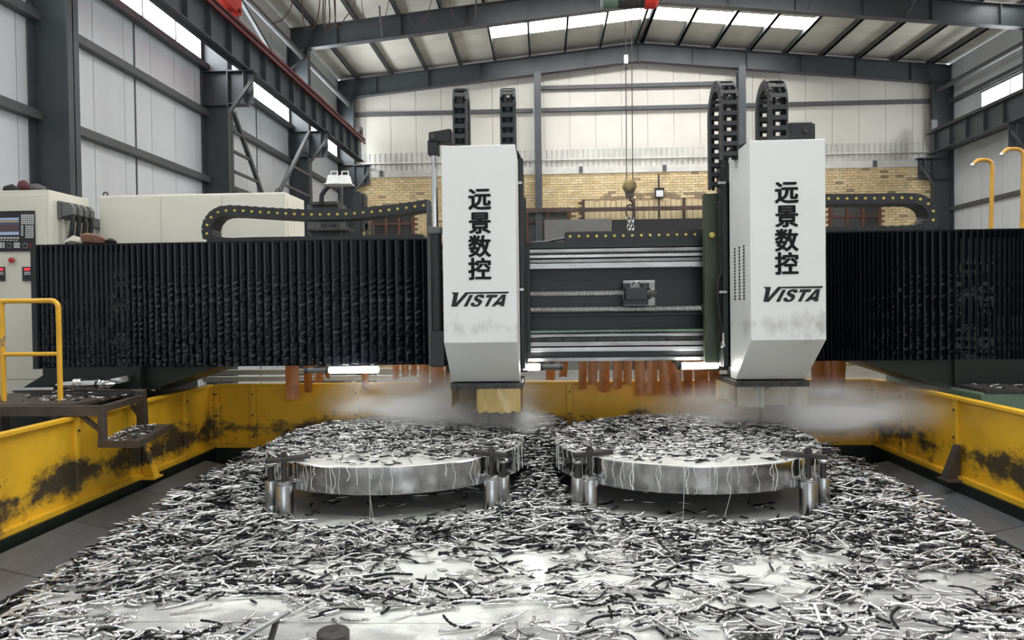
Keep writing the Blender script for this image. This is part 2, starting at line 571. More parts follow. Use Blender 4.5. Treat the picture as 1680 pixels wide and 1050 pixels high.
# back wall: gable panels, corrugated band, lintel, brick
wb = structure('wall_back', (3.7, YB, ZF))
x = XL
k = 0
while x < XR-.05:
    x1 = min(x+.99, XR)
    poly = [(x+.006, 7.76), (x1-.006, 7.76), (x1-.006, zroof(x1)), (x+.006, zroof(x))]
    if x < XRIDGE < x1: poly = [(x+.006, 7.76), (x1-.006, 7.76), (x1-.006, zroof(x1)), (XRIDGE, zroof(XRIDGE)), (x+.006, zroof(x))]
    part('panel', MB().prism(poly, 1, YB, YB+.06), 'panel_back', wb)
    x += .99
part('joint_backing', MB().prism([(XL, 7.0), (XR, 7.0), (XR, zroof(XR)), (XRIDGE, zroof(XRIDGE)), (XL, zroof(XL))], 1, YB+.061, YB+.1), 'girt', wb)
cb = MB()
n = int((XR-XL)/.2)
prof = []
for i in range(n):
    x = XL+i*.2
    prof += [(x, YB), (x+.03, YB-.04), (x+.13, YB-.04), (x+.16, YB)]
vs_ = [(a, b, 7.06) for a, b in prof] + [(a, b, 7.77) for a, b in prof]
m = len(prof)
cb.add(vs_, [(i, i+1, i+1+m, i+m) for i in range(m-1)])
part('corrugated_sheet', cb, 'corr', wb)
part('lintel', MB().box((XL, YB-.3, 6.8), (XR, YB+.05, 7.06)), 'lintel', wb)
part('rail', MB().box((XL, YB-.12, 7.36), (XR, YB-.05, 7.42)), 'lintel', wb)
for z, x0, x1 in ((9.28, XL, -.35), (9.28, -.05, 7.25), (9.28, 7.55, XR), (10.13, -.05, 7.25)):
    part('girt', MB().box((x0, YB-.16, z-.07), (x1, YB, z+.07)), 'girt', wb)
for xx in (-6.2, -2.9, .85+.6, 4.6, 9.6, 12.4):
    part('bracket', MB().box((xx-.07, YB-.34, 6.83), (xx+.07, YB-.3, 7.06)), 'girt', wb)
part('mortar_bed', MB().box((XL, YB-.22, ZF), (XR, YB, 6.8)), 'mortar', wb)
BL, BH = .275, .098
bm_me = []
for i, mm in enumerate(brick_mats):
    bm_me.append(MB().box((.006, -.035, .006), (BL-.006, .01, BH-.006)).mesh('brick', mm))
zc = 6.8-BH
row = 0
holes = [(P(610, 380, 28.5).x, P(676, 380, 28.5).x, 3, P(640, 338, 28.5).z), (P(1362, 340, 28.5).x, P(1442, 340, 28.5).x, 3, P(1400, 336, 28.5).z),
         (P(868, 340, 28.5).x, P(935, 340, 28.5).x, 3, P(900, 343, 28.5).z), (P(955, 340, 28.5).x, P(1190, 340, 28.5).x, 3, P(1060, 328, 28.5).z)]
brick_rows = []
while zc > ZF:
    x = XL + (BL/2 if row % 2 else 0) + random.uniform(-.02, .02)
    while x < XR-.3:
        if not any(h[0]-.1 < x+BL/2 < h[1]+.1 and h[2] < zc+.05 < h[3] for h in holes):
            soot = (P(955, 320, 28.5).x < x < P(1160, 320, 28.5).x) and P(1050, 331, 28.5).z < zc < P(1050, 319, 28.5).z
            mi = 5 if (soot and random.random() < .75) else random.choices(range(6), (4, 4, 2, 3, 2, .6))[0]
            brick_rows.append((x, zc, mi))
        x += BL
    zc -= BH; row += 1
near = sorted((b for b in brick_rows if b[1] > 4.4), key=lambda b: (abs(b[0]+3.6) if b[0] < -1.7 else 20 + abs(b[0]-2.5)) + abs(b[1]-5.9)*2)
pieces = set((b[0], b[1]) for b in near[:290])
field = [MB() for _ in brick_mats]
for x, z, mi in brick_rows:
    yb = YB-.22-random.uniform(0, .012)
    if (x, z) in pieces:
        inst('brick', bm_me[mi], wb, (x, yb, z))
    else:
        field[mi].box((x+.006, yb-.035, z+.006), (x+BL-.006, yb+.01, z+BH-.006))
for mi, mb in enumerate(field):
    part('brickwork', mb, brick_mats[mi], wb, kind='stuff')

# windows in the brick wall
def brick_window(nm, px0, px1, py0, nx, rows_px):
    a = P(px0, py0, 28.48); b = P(px1, py0, 28.48)
    zt = a.z; zb = 3.2
    w = structure(nm, ((a.x+b.x)/2, 28.5, zb))
    part('pane', MB().box((a.x, 28.5, zb), (b.x, 28.53, zt)), 'glass_dark', w)
    fr = .09
    part('frame', MB().box((a.x-.1, 28.42, zt-.02), (b.x+.1, 28.55, zt+.1)).box((a.x-fr, 28.42, zb), (a.x+.02, 28.55, zt)).box((b.x-.02, 28.42, zb), (b.x+fr, 28.55, zt)), 'frame_red', w)
    for i in range(1, nx):
        xx = a.x+(b.x-a.x)*i/nx
        part('mullion', MB().box((xx-.05, 28.43, zb), (xx+.05, 28.5, zt)), 'frame_red', w)
    for py in rows_px:
        zz = P(px0, py, 28.48).z
        part('transom', MB().box((a.x, 28.44, zz-.04), (b.x, 28.5, zz+.04)), 'frame_red', w)
brick_window('window_14', 612, 676, 346, 3, (368,))
brick_window('window_15', 1364, 1441, 338, 3, (356,))
brick_window('window_16', 866, 931, 346, 2, (366,))

# boards nailed over the opening in the middle of the brick wall
a, b = P(957, 330, 28.45), P(1190, 355, 28.45)
bw = thing('board_hoarding', 'weathered cream boards over an opening in the yellow brick wall', 'hoarding', ((a.x+b.x)/2, 28.45, b.z))
nb = 26
for i in range(nb):
    x0 = a.x+(b.x-a.x)*i/nb; x1 = a.x+(b.x-a.x)*(i+1)/nb
    part('board', MB().box((x0+.008, 28.40+.02*(i % 2), b.z-.8), (x1-.008, 28.49, a.z-random.uniform(0, .03))), 'whitewash', bw)
for px in (957, 1040, 1122):
    xx = P(px, 340, 28.4).x
    part('batten', MB().box((xx-.05, 28.33, b.z-.8), (xx+.05, 28.399, a.z+.05)), 'rust', bw)
a, b = P(860, 357, 27.9), P(1195, 353, 27.9)
single('rusty_pipe', MB().bar((a.x, 27.96, 5.36), (b.x, 27.96, 5.36), .12, .14), 'rust', 'long rust brown beam running across above the grey and black sheets', 'beam')
for xx in (a.x+.3, b.x-.3):
    pass
a, b = P(893, 361, 27.6), P(1002, 400, 27.6)
single('grey_sheet', MB().box((a.x, 27.55, ZF), (b.x, 27.62, a.z)), 'greyboard', 'plain grey sheet standing before the brick wall, left of the black sheet', 'sheet')
a, b = P(1003, 361, 27.6), P(1168, 400, 27.6)
single('black_sheet', MB().box((a.x, 27.5, ZF), (b.x, 27.62, a.z)), 'blackboard', 'plain black sheet standing before the brick wall behind the hanging chain', 'sheet')
a = P(1081, 318, 28.4)
wlp = thing('wall_floodlight', 'small square floodlight on a pipe on the yellow brick wall', 'floodlight', (a.x, 28.4, a.z-.3))
part('housing', MB().box((a.x-.18, 28.22, a.z-.17), (a.x+.18, 28.34, a.z+.2)), 'black', wlp)
part('lens', MB().box((a.x-.13, 28.205, a.z-.13), (a.x+.13, 28.22, a.z+.1)), 'white_paint', wlp)
part('conduit', MB().tube([(a.x, 28.4, a.z+.75), (a.x, 28.4, a.z-.9)], .035, 6), 'dark_steel', wlp)
part('bracket', MB().box((a.x-.05, 28.34, a.z-.1), (a.x+.05, 28.42, a.z+.1)), 'dark_steel', wlp)

# ------------------------------------------------------------------ steel columns
def hcol(name, label, xin, xout, yc, ztop, grp=None, bf=.28):
    sx = 1 if xin > xout else -1
    t = thing(name, label, 'column', ((xin+xout)/2, yc, ZF), grp)
    part('web', MB().box((xout, yc-.012, ZF), (xin, yc+.012, ztop)), 'steel_paint', t)
    part('flange', MB().box((xin-sx*.025, yc-bf/2, ZF), (xin, yc+bf/2, ztop)), 'steel_paint', t)
    part('flange', MB().box((xout, yc-bf/2, ZF), (xout+sx*.025, yc+bf/2, ztop)), 'steel_paint', t)
    return t
CY = [11.22, 17.0, 22.9, 28.4]
names_l = ['tall slate grey column nearest on the left, behind the control cabinet', 'slate grey column on the left wall beside the first lattice brace',
           'slate grey column carrying the left end of the nearer rafter', 'slate grey column in the far left corner of the hall']
XI = -7.2
def corbel(t, xin, sx, yc, xb, zt=7.28):
    """crane-beam seat on a column: box plates under the runway and a strut"""
    part('corbel', MB().box((xin, yc-.012, zt-.75), (xb+sx*.2, yc+.012, zt)).box((xin, yc-.15, zt-.03), (xb+sx*.25, yc+.15, zt)).box((xin, yc-.15, zt-.78), (xb+sx*.05, yc+.15, zt-.75)).box((xb+sx*.0, yc-.15, zt-.75), (xb+sx*.02, yc+.15, zt)), 'steel_paint', t)
    part('stiffener', MB().box((xin-sx*.62, yc-.14, zt-.02), (xin, yc+.14, zt)).box((xin-sx*.62, yc-.14, zt-.8), (xin, yc+.14, zt-.78)), 'steel_paint', t)
    part('knee_strut', MB().bar((xin+sx*.02, yc-.16, zt-1.0), (xb+sx*.2, yc-.16, zt-.3), .07, .07), 'girt', t)
for i, yc in enumerate(CY):
    t = hcol('steel_column', names_l[i], XI, XL+.02, yc, zraft(XI)+.02 if i > 1 else 10.3, 'columns along the left wall')
    if i > 0: corbel(t, XI, 1, yc, -6.85)
t = hcol('steel_column', 'slate grey column in the far right corner of the hall', 14.45, XR-.02, 28.4, zraft(14.45)+.02, 'columns along the right wall')
corbel(t, 14.45, -1, 28.4, 14.15, 7.1)
t = hcol('steel_column', 'slate grey column at the right edge of the picture beside the bright window', 14.45, XR-.02, 23.0, zraft(14.45)+.02, 'columns along the right wall')
corbel(t, 14.45, -1, 23.0, 14.15, 7.1)
# wind posts in the gable
for xx, lab in ((-.16, 'grey wind post on the back wall left of the hoist ropes'), (7.42, 'grey wind post on the back wall behind the right drill head')):
    t = thing('wind_post', lab, 'post', (xx, 28.3, ZF), 'wind posts of the back wall')
    zt = zraft(xx)+.01
    part('flange', MB().box((xx-.13, 28.02, ZF), (xx+.13, 28.05, zt)), 'steel_paint', t)
    part('web', MB().box((xx-.012, 28.05, ZF), (xx+.012, 28.4, zt)), 'steel_paint', t)
    part('flange', MB().box((xx-.13, 28.4, ZF), (xx+.13, 28.43, zt)), 'steel_paint', t)

# ------------------------------------------------------------------ rafters
def rafter(yc, lab):
    t = thing('roof_rafter', lab, 'rafter', (XRIDGE, yc, zraft(XI)), 'portal frame rafters')
    for s in (-1, 1):
        xe = XI if s < 0 else 14.45
        xw = XL+.05 if s < 0 else XR-.05
        def seg(dz0, dz1, y0, y1, xa=None, xb=None):
            xa = XRIDGE if xa is None else xa; xb = xw if xb is None else xb
            mb = MB()
            a, b = zraft(xa), zraft(xb)
            x0, x1 = xa, xb
            return mb.add([(x0,y0,a+dz0),(x1,y0,b+dz0),(x1,y1,b+dz0),(x0,y1,a+dz0),(x0,y0,a+dz1),(x1,y0,b+dz1),(x1,y1,b+dz1),(x0,y1,a+dz1)],
                          [(0,3,2,1),(4,5,6,7),(0,1,5,4),(1,2,6,5),(2,3,7,6),(3,0,4,7)])
        part('web', seg(.03, .65, yc-.01, yc+.01), 'steel_paint', t)
        part('flange', seg(0, .025, yc-.13, yc+.13), 'steel_paint', t)
        part('flange', seg(.65, .675, yc-.13, yc+.13), 'steel_paint', t)
        for k in range(1, 6):
            xx = XRIDGE+s*k*2.0
            part('stiffener', MB().box((xx-.01, yc-.12, zraft(xx)+.03), (xx+.01, yc+.12, zraft(xx)+.65)), 'steel_paint', t)
    part('ridge_plate', MB().box((XRIDGE-.02, yc-.14, zraft(XRIDGE)-.05), (XRIDGE+.02, yc+.14, zraft(XRIDGE)+.7)), 'steel_paint', t)
    return t
rafter(23.0, 'nearer dark roof rafter crossing the top of the hall under the roof sheets')
rafter(28.4, 'farther roof rafter against the back gable wall')
# fly braces between purlins and rafter, left eave beams
for k, (xx, yy) in enumerate(((-4.9, 23.0), (-2.0, 23.0), (8.0, 23.0), (10.9, 23.0))):
    part('fly_brace', MB().bar((xx, yy-.14, zraft(xx)+.05), (xx+.1, yy-.9, zroof(xx)-.21), .05), 'girt', ce)
# eave tie tubes along both walls
single('eave_tube', MB().tube([(XI-.15, 11.6, 9.55), (XI-.15, 28.2, 9.55)], .09, 10), 'girt', 'grey tie tube running along the left eave above the crane rail', 'tube')
single('eave_tube', MB().tube([(14.6, 20, 9.55), (14.6, 28.2, 9.55)], .09, 10), 'girt', 'grey tie tube running along the right eave above the bright window', 'tube')

# lattice brace between the 2nd and 3rd left columns
def brace(lab, y0, z0, y1, z1, ycol):
    t = thing('lattice_brace', lab, 'brace', (XI, (y0+y1)/2, min(z0, z1)), 'lattice braces on the left wall')
    part('diagonal', MB().bar((XI, y0, z0), (XI, y1, z1), .09), 'girt', t)
    n = 4
    for k in range(1, n+1):
        f = k/(n+.3)
        part('rung', MB().bar((XI, ycol, z0+(z1-z0)*f), (XI, y0+(y1-y0)*f, z0+(z1-z0)*f), .06), 'girt', t)
brace('lattice brace rising to the second column on the left wall, with rungs', 17.14, 6.4, 19.2, 4.4, 17.14)
brace('lattice brace rising to the third column on the left wall, half hidden by the cabinet', 22.76, 7.2, 19.4, 4.4, 22.76)
# cross brace by the third column
single('wall_brace', MB().bar((XI, 11.6, 11.0), (XI, 20.6, 8.35), .08), 'steel_paint', 'thin steel brace slanting down to the crane rail on the left', 'brace')
single('wall_brace', MB().bar((XI+.0, 20.6, 8.35), (XI+.0, 22.9, 9.6), .06), 'girt', 'short pale strut rising from the crane rail to the third left column', 'brace')

# ------------------------------------------------------------------ crane runway
def runway(lab, xc, sx, y0, y1, red):
    zb, zt = (7.3, 8.08) if red else (7.12, 7.88)
    t = thing('crane_runway_beam', lab, 'beam', (xc, (y0+y1)/2, zb), 'crane runway beams')
    part('web', MB().box((xc-.012, y0, zb), (xc+.012, y1, zt)), 'steel_paint', t)
    part('flange', MB().box((xc-.17, y0, zt-.03), (xc+.17, y1, zt)), 'steel_paint', t)
    part('flange', MB().box((xc-.13, y0, zb), (xc+.13, y1, zb+.03)), 'steel_paint', t)
    st = MB().box((.012, -.012, .03), (.13, .012, .72)).box((-.13, -.012, .03), (-.012, .012, .72)).mesh('stiffener', 'steel_paint')
    y = y0+.4
    while y < y1:
        inst('stiffener', st, t, (xc, y, zb)); y += 1.0
    part('crane_rail', MB().box((xc-.04, y0, zt), (xc+.04, y1, zt+.12)), 'dark_steel', t)
    if red:
        part('conductor_rail', MB().box((xc+.13, y0, zt+.02), (xc+.2, y1, zt+.08)), 'rail_red', t)
        part('conductor_rail', MB().box((xc+.15, y0, zt-.12), (xc+.2, y1, zt-.06)), 'rail_red', t)
        part('end_stop', MB().box((xc-.1, y1-.2, zt), (xc+.1, y1, zt+.5)), 'black', t)
        part('buffer', MB().tube([(xc+.0, y1-.45, zt+.3), (xc, y1-.2, zt+.3)], .08, 10), 'black', t)
    else:
        part('end_stop', MB().box((xc-.1, y1-.3, zt), (xc+.1, y1-.1, zt+.45)), 'girt', t)
runway('crane runway beam on the left with a red conductor rail', -6.85, 1, 9.6, 27.9, True)
runway('plain grey crane runway beam on the right below the bright window', 14.15, -1, 20.0, 27.9, False)

# ------------------------------------------------------------------ overhead crane: end carriage, girder, hoist, rope
crn = thing('overhead_crane', 'red end carriage and girder of the overhead crane at the top of the picture', 'crane', (-6.85, 16.0, 8.2))
part('end_carriage', MB().box((-7.05, 14.6, 8.28), (-6.62, 16.35, 8.85)), 'red', crn, bevel=.02)
part('carriage_wheel', MB().lathe((-6.92, 16.0, 8.32), [(.12, 0), (.12, .12)], 16, 0), 'dark_steel', crn)
part('carriage_wheel', MB().lathe((-6.92, 14.9, 8.32), [(.12, 0), (.12, .12)], 16, 0), 'dark_steel', crn)
part('girder', MB().box((-7.0, 15.3, 8.85), (14.3, 15.75, 9.7)), 'red', crn)
part('end_carriage', MB().box((13.95, 14.6, 8.28), (14.38, 16.35, 8.85)), 'red', crn)
part('lug', MB().lathe((-6.62, 16.15, 8.33), [(.04, 0), (.04, .05)], 12, 0), 'rail_red', crn)
part('buffer_post', MB().box((-7.0, 16.4, 8.2), (-6.75, 16.5, 9.0)), 'girt', crn)

a = P(1030, 10, 15.9)
ho = thing('rope_hoist', 'electric rope hoist with a red end drum and green motor under the crane girder', 'hoist', (a.x, 15.6, a.z-.1))
x0, x1, x2, x3 = P(985, 9, 15.7).x, P(1012, 9, 15.7).x, P(1056, 9, 15.7).x, P(1079, 9, 15.7).x
zc = P(1030, 3, 15.7).z
part('drum', MB().lathe((x1, 15.6, zc), [(.17, 0), (.17, x2-x1)], 24, 0), 'dark_steel', ho, True)
part('motor', MB().lathe((x0, 15.6, zc), [(.12, 0), (.17, .04), (.17, x1-x0)], 20, 0), 'green_light', ho, True)
part('end_cap', MB().lathe((x2, 15.6, zc), [(.19, 0), (.19, .22), (.12, x3-x2)], 20, 0), 'red', ho, True)
part('frame', MB().box((x1-.03, 15.45, zc+.1), (x1+.02, 15.75, 8.9)).box((x2-.03, 15.45, zc+.1), (x2+.02, 15.75, 8.9)).box((x0, 15.42, zc+.16), (x3, 15.46, zc+.3)), 'dark_steel', ho)
for k in range(5):
    xx = x1+(x2-x1)*(k+.5)/5
    part('rope_guide', MB().lathe((xx-.01, 15.6, zc), [(.185, 0), (.185, .02)], 20, 0), 'black', ho)

hk = P(1034, 300, 15.7)
hb = thing('hook_block', 'yellow hook block on two steel ropes with ring and chain', 'hook', (hk.x, 15.6, P(1034, 392, 15.6).z))
for px in (1028, 1038):
    xx = P(px, 290, 15.6).x
    part('rope', MB().tube([(P(px-2, 14, 15.6).x, 15.6, P(px, 14, 15.6).z), (xx, 15.6, P(px, 298, 15.6).z)], .011, 6), 'rope', hb)
c = P(1027, 97, 15.6)
part('limit_weight', MB().box((c.x-.04, 15.56, c.z-.1), (c.x+.04, 15.64, c.z+.08)), 'white_paint', hb)
part('limit_clamp', MB().box((c.x-.025, 15.57, c.z-.2), (c.x+.025, 15.63, c.z-.1)), 'black', hb)
c = P(1033, 306, 15.6)
part('sheave_cover', MB().lathe((c.x, 15.53, c.z), [(.09, 0), (.14, .02), (.14, .12), (.09, .14)], 20, 1), 'hook_paint', hb, True)
part('sheave_cheek', MB().prism([(c.x-.12, c.z+.02), (c.x+.12, c.z+.02), (c.x+.07, c.z-.24), (c.x-.07, c.z-.24)], 1, 15.55, 15.65), 'hook_paint', hb)
c2 = P(1034, 328, 15.6)
pts = [(c2.x, 15.6, c2.z+.06), (c2.x, 15.6, c2.z-.02)] + [(c2.x-.0+.075*math.cos(R(t)), 15.6, c2.z-.1+.085*math.sin(R(t))) for t in range(90, -200, -30)]
part('hook', MB().tube(pts, [.035]*3+[.034, .034, .034, .033, .032, .03, .026, .02, .012][:len(pts)-3], 8), 'rust', hb, True)
c3 = P(1034, 347, 15.6)
pts = [(c3.x+.085*math.cos(R(t)), 15.6, c3.z+.14*math.sin(R(t))) for t in range(0, 361, 24)]
part('ring', MB().tube(pts, .02, 8, False), 'rope', hb, True)
lk = [(.035*math.cos(R(t)), 0, .055*math.sin(R(t))) for t in range(0, 361, 40)]
lkm = MB().tube(lk, .013, 6, False).mesh('chain_link', 'steel')
z = c3.z-.16
k = 0
while z > 2.45:
    for dx in (-.035, .04):
        inst('chain_link', lkm, hb, (c3.x+dx, 15.6, z), (0, 0, R(90*(k % 2)+20)))
    z -= .085; k += 1

# festoon cables hanging from the crane
def hang(lab, pts_px, r, m='wire', Y=16.6):
    pts = []
    q = [P(px, py, Y) for px, py in pts_px]
    for i in range(len(q)-1):
        p0 = q[max(i-1, 0)]; p1 = q[i]; p2 = q[i+1]; p3 = q[min(i+2, len(q)-1)]
        for s in range(6):
            t = s/6
            pts.append(.5*((2*p1)+(p2-p0)*t+(2*p0-5*p1+4*p2-p3)*t*t+(3*p1-p0-3*p2+p3)*t*t*t))
    pts.append(q[-1])
    single('festoon_cable', MB().tube(pts, r, 6), m, lab, 'cable', group='festoon cables of the crane', smooth=True)
hang('short cable loop hanging left of the festoon bunch', [(482, -30), (478, 10), (463, 32), (448, 38)], .012)
hang('straight cable dropping to the rafter left of the festoon bunch', [(494, -30), (496, 15), (499, 40), (508, 47), (518, 40), (524, 10), (526, -30)], .013)
hang('longest festoon cable loop in the bunch above the left rafter', [(532, -30), (530, 20), (532, 45), (536, 50), (540, 40), (541, 18), (538, -30)], .016)
hang('reddish festoon cable loop at the middle of the bunch', [(536, -30), (533, 25), (537, 48), (544, 46), (550, 30), (549, -30)], .014)
hang('rightmost festoon cable loop of the bunch', [(547, -30), (550, 30), (556, 46), (566, 30), (580, 10), (590, -30)], .012)
hang('thin cable loop sagging below the roof right of the bunch', [(590, -30), (596, 20), (608, 42), (622, 42), (634, 20), (642, -30)], .009)
hang('thin cable loop sagging across the nearer rafter', [(660, -30), (668, 20), (680, 42), (690, 42), (704, 15), (714, -30)], .009)
hang('thin cable loop farthest to the right before the rafter', [(732, -30), (742, 20), (756, 38), (768, 38), (782, 20), (800, 0)], .009)

# ================================================================== MACHINE BED
# table plates on the bed
TX, TY0, TY1 = 3.2, 2.2, 8.75
tb = thing('machine_table', 'wet grey steel worktable of large plates covered in chips and milky coolant', 'table', (0, 5.5, ZF))
part('bed', MB().box((-TX+.02, TY0, ZF), (TX-.02, TY1, -.045)), 'dark_steel', tb)
ys = [2.2, 3.05, 4.1, 4.55, 5.6, 6.65, 7.7, 8.75]
xsn = [-3.2, 3.2]
for j in range(len(ys)-1):
    for i in range(len(xsn)-1):
        part('plate', MB().box((xsn[i]+.004, ys[j]+.006, -.045), (xsn[i+1]-.004, ys[j+1]-.006, random.uniform(-.003, 0))), 'table', tb)
# sloped guard plates and trough on both sides
for s, nm, XF in ((-1, 'left', 4.27), (1, 'right', 4.06)):
    g = thing('guard_plates', 'sloping grey steel guard plates along the %s side of the table below the yellow fence' % nm, 'guard', (s*3.9, 6, ZF))
    yy = [3.0, 4.1, 5.2, 6.3, 7.4, 8.85]
    for i in range(5):
        poly = [(s*3.66, -.19), (s*3.66, -.165), (s*4.14, -.06), (s*4.16, -.085)]
        part('plate', MB().prism(poly, 1, yy[i]+.006, yy[i+1]-.006), 'plate_grey', g)
    part('support', MB().box((s*3.75, 3.0, ZF), (s*4.1, 8.8, -.19)), 'dark_steel', g)
    single('trough_floor', MB().box((s*3.2, 2.2, ZF), (s*3.66, 9.2, -.22)), 'dark_steel', 'dark chip trough floor along the %s side of the table' % nm, 'trough')
single('trough_floor', MB().box((-3.2, 8.75, ZF), (3.2, 9.2, -.22)), 'dark_steel', 'dark chip trough floor behind the table under the back fence', 'trough')

# ------------------------------------------------------------------ yellow splash fence
ZB, ZT = .03, .81
def fence(lab, p0, p1, stations, inward, pitchname):
    """sheet fence from p0 to p1 (xy); stations = distances of the ribs; inward = unit normal to the tank"""
    p0, p1 = Vector((*p0, 0)), Vector((*p1, 0))
    d = (p1-p0).normalized(); nrm = Vector((*inward, 0))
    t = thing('splash_fence', lab, 'fence', ((p0+p1)/2).to_tuple()[:2]+(ZF,), 'yellow splash fences')
    def slab(a, b, z0, z1, n0, n1):
        q = [p0+d*a+nrm*n0, p0+d*b+nrm*n0, p0+d*b+nrm*n1, p0+d*a+nrm*n1]
        return MB().add([(v.x, v.y, z0) for v in q]+[(v.x, v.y, z1) for v in q], [(0,3,2,1),(4,5,6,7),(0,1,5,4),(1,2,6,5),(2,3,7,6),(3,0,4,7)])
    for a, b in zip(stations[:-1], stations[1:]):
        part('panel', slab(a+.03, b-.03, ZB+.02, ZT-.02, -.012, 0), 'yellow', t)
    for a in stations:
        mb = slab(a-.035, a+.035, ZB, ZT, -.02, .035)
        part('rib', mb, 'yellow', t, bevel=.006)
        for zz in (ZB+.12, (ZB+ZT)/2, ZT-.12):
            q = p0+d*(a+.0)+nrm*.035
            bm_ = MB().lathe((0, 0, 0), [(.012, 0), (.012, .012)], 8, 0 if abs(inward[0]) > .5 else 1)
            bm_.v = [(x*(1 if inward[0] > -.5 else -1)+q.x, y*(1 if inward[1] > -.5 else -1)+q.y, z+zz) for x, y, z in bm_.v]
            part('bolt', bm_, 'dark_steel', t)
    L = stations[-1]
    part('top_rail', slab(stations[0], L, ZT-.02, ZT+.012, -.05, .04), 'yellow', t, bevel=.004)
    part('bottom_rail', slab(stations[0], L, ZB-.02, ZB+.03, -.02, .05), 'yellow', t, bevel=.004)
    part('base_rail', slab(stations[0], L, -.28, ZB-.02, -.25, .07), 'green', t)
    part('foot', slab(stations[0], L, ZF, -.28, -.25, 0.0), 'dark_steel', t)
    return t
YF = 9.32
# ribs of the left fence at y = 4.5, 5.55, 6.55, 7.6, 8.6, 9.3
lf = fence('yellow splash fence along the left of the table, behind the hanging step', (-4.27, 3.4), (-4.27, YF), [0, 1.1, 2.15, 3.15, 4.2, 5.2, YF-3.4-.02], (1, 0), 'l')
rf = fence('yellow splash fence along the right of the table with large black grime patches', (4.06, 3.4), (4.06, YF), [0, 1.0, 2.0, 3.0, 4.1, 5.2, YF-3.4-.02], (-1, 0), 'r')
bf = fence('yellow splash fence closing the back of the table below the gantry', (-4.25, YF+.02), (4.04, YF+.02), [.05, .52, 1.85, 3.2, 4.55, 5.9, 7.4, 8.25], (0, -1), 'b')
# triangular stay brackets on the side fences
for t, x, s, y in ((lf, -4.25, 1, 7.62), (rf, 4.04, -1, 7.42)):
    mb = MB().prism([(x, ZB), (x+s*.16, ZB), (x+s*.03, .36), (x, .36)], 1, y-.012, y+.012)
    mb.prism([(x+s*.145, ZB), (x+s*.165, ZB), (x+s*.04, .36), (x+s*.02, .36)], 1, y-.05, y+.05)
    mb.box((x, y-.09, ZB-.02), (x+s*.18, y+.09, ZB))
    part('stay', mb, 'yellow' if s > 0 else 'shelf_steel', t)

# ------------------------------------------------------------------ workpieces: two thick steel discs
DISC = [(-1.46, 7.3), (1.33, 7.3)]
DR, DZ0, DZ1 = 1.25, .22, .45
def disc(i, lab):
    cx, cy_ = DISC[i]
    t = thing('steel_disc', lab, 'disc', (cx, cy_, 0.0), 'steel discs being drilled')
    n = 128
    mb = MB().lathe((cx, cy_, 0), [(DR-.008, DZ0), (DR, DZ0+.008), (DR, DZ1-.008), (DR-.008, DZ1)], n)
    part('rim', mb, 'rim', t, True)
    part('wet_face', MB().lathe((cx, cy_, 0), [(DR-.012, DZ1), (DR-.016, DZ1+.003)], n), 'milk', t)
    for k in range(3):
        an = R(10+k*80)
        px_, py_ = cx+.8*math.cos(an), cy_+.8*math.sin(an)
        part('support_block', MB().lathe((px_, py_, 0), [(.1, 0), (.1, DZ0)], 20), 'dark_steel', t, True)
    # streaks of milky coolant running down the rim
    for k in range(56):
        an = R(random.uniform(188, 352))
        zz = DZ1+.001
        zend = DZ0+.002 if random.random() < .65 else random.uniform(DZ0+.03, DZ1-.06)
        pts = []
        a2 = an; drift = 0
        steps = 12
        ph = random.uniform(0, 6); amp = random.choice([.002, .005, .010, .014])
        for s in range(steps+1):
            f = s/steps
            a2 = an + amp*math.sin(ph+f*random.uniform(5.5, 7)) 
            pts.append((cx+(DR+.0005)*math.cos(a2), cy_+(DR+.0005)*math.sin(a2), zz+(zend-zz)*f))
        w = random.choice([.0012, .0016, .0022, .003])
        part('coolant_streak', MB().tube(pts, w, 5), 'milk', t, True)
    for k in range(2):
        an = R(random.uniform(235, 315))
        xx, yy = cx+(DR+.006)*math.cos(an), cy_+(DR+.006)*math.sin(an)
        dx = random.uniform(-.1, .05)
        part('coolant_drip', MB().tube([(xx, yy, DZ1+.01), (xx+dx*.1, yy, DZ0), (xx+dx*.5, yy-.01, DZ0-.1), (xx+dx, yy-.02, 0)], .0016, 5), 'milk', t, True)
    return t
disc(0, 'thick round steel disc under the left drill head, heaped with chips')
disc(1, 'thick round steel disc under the right drill head, heaped with chips')

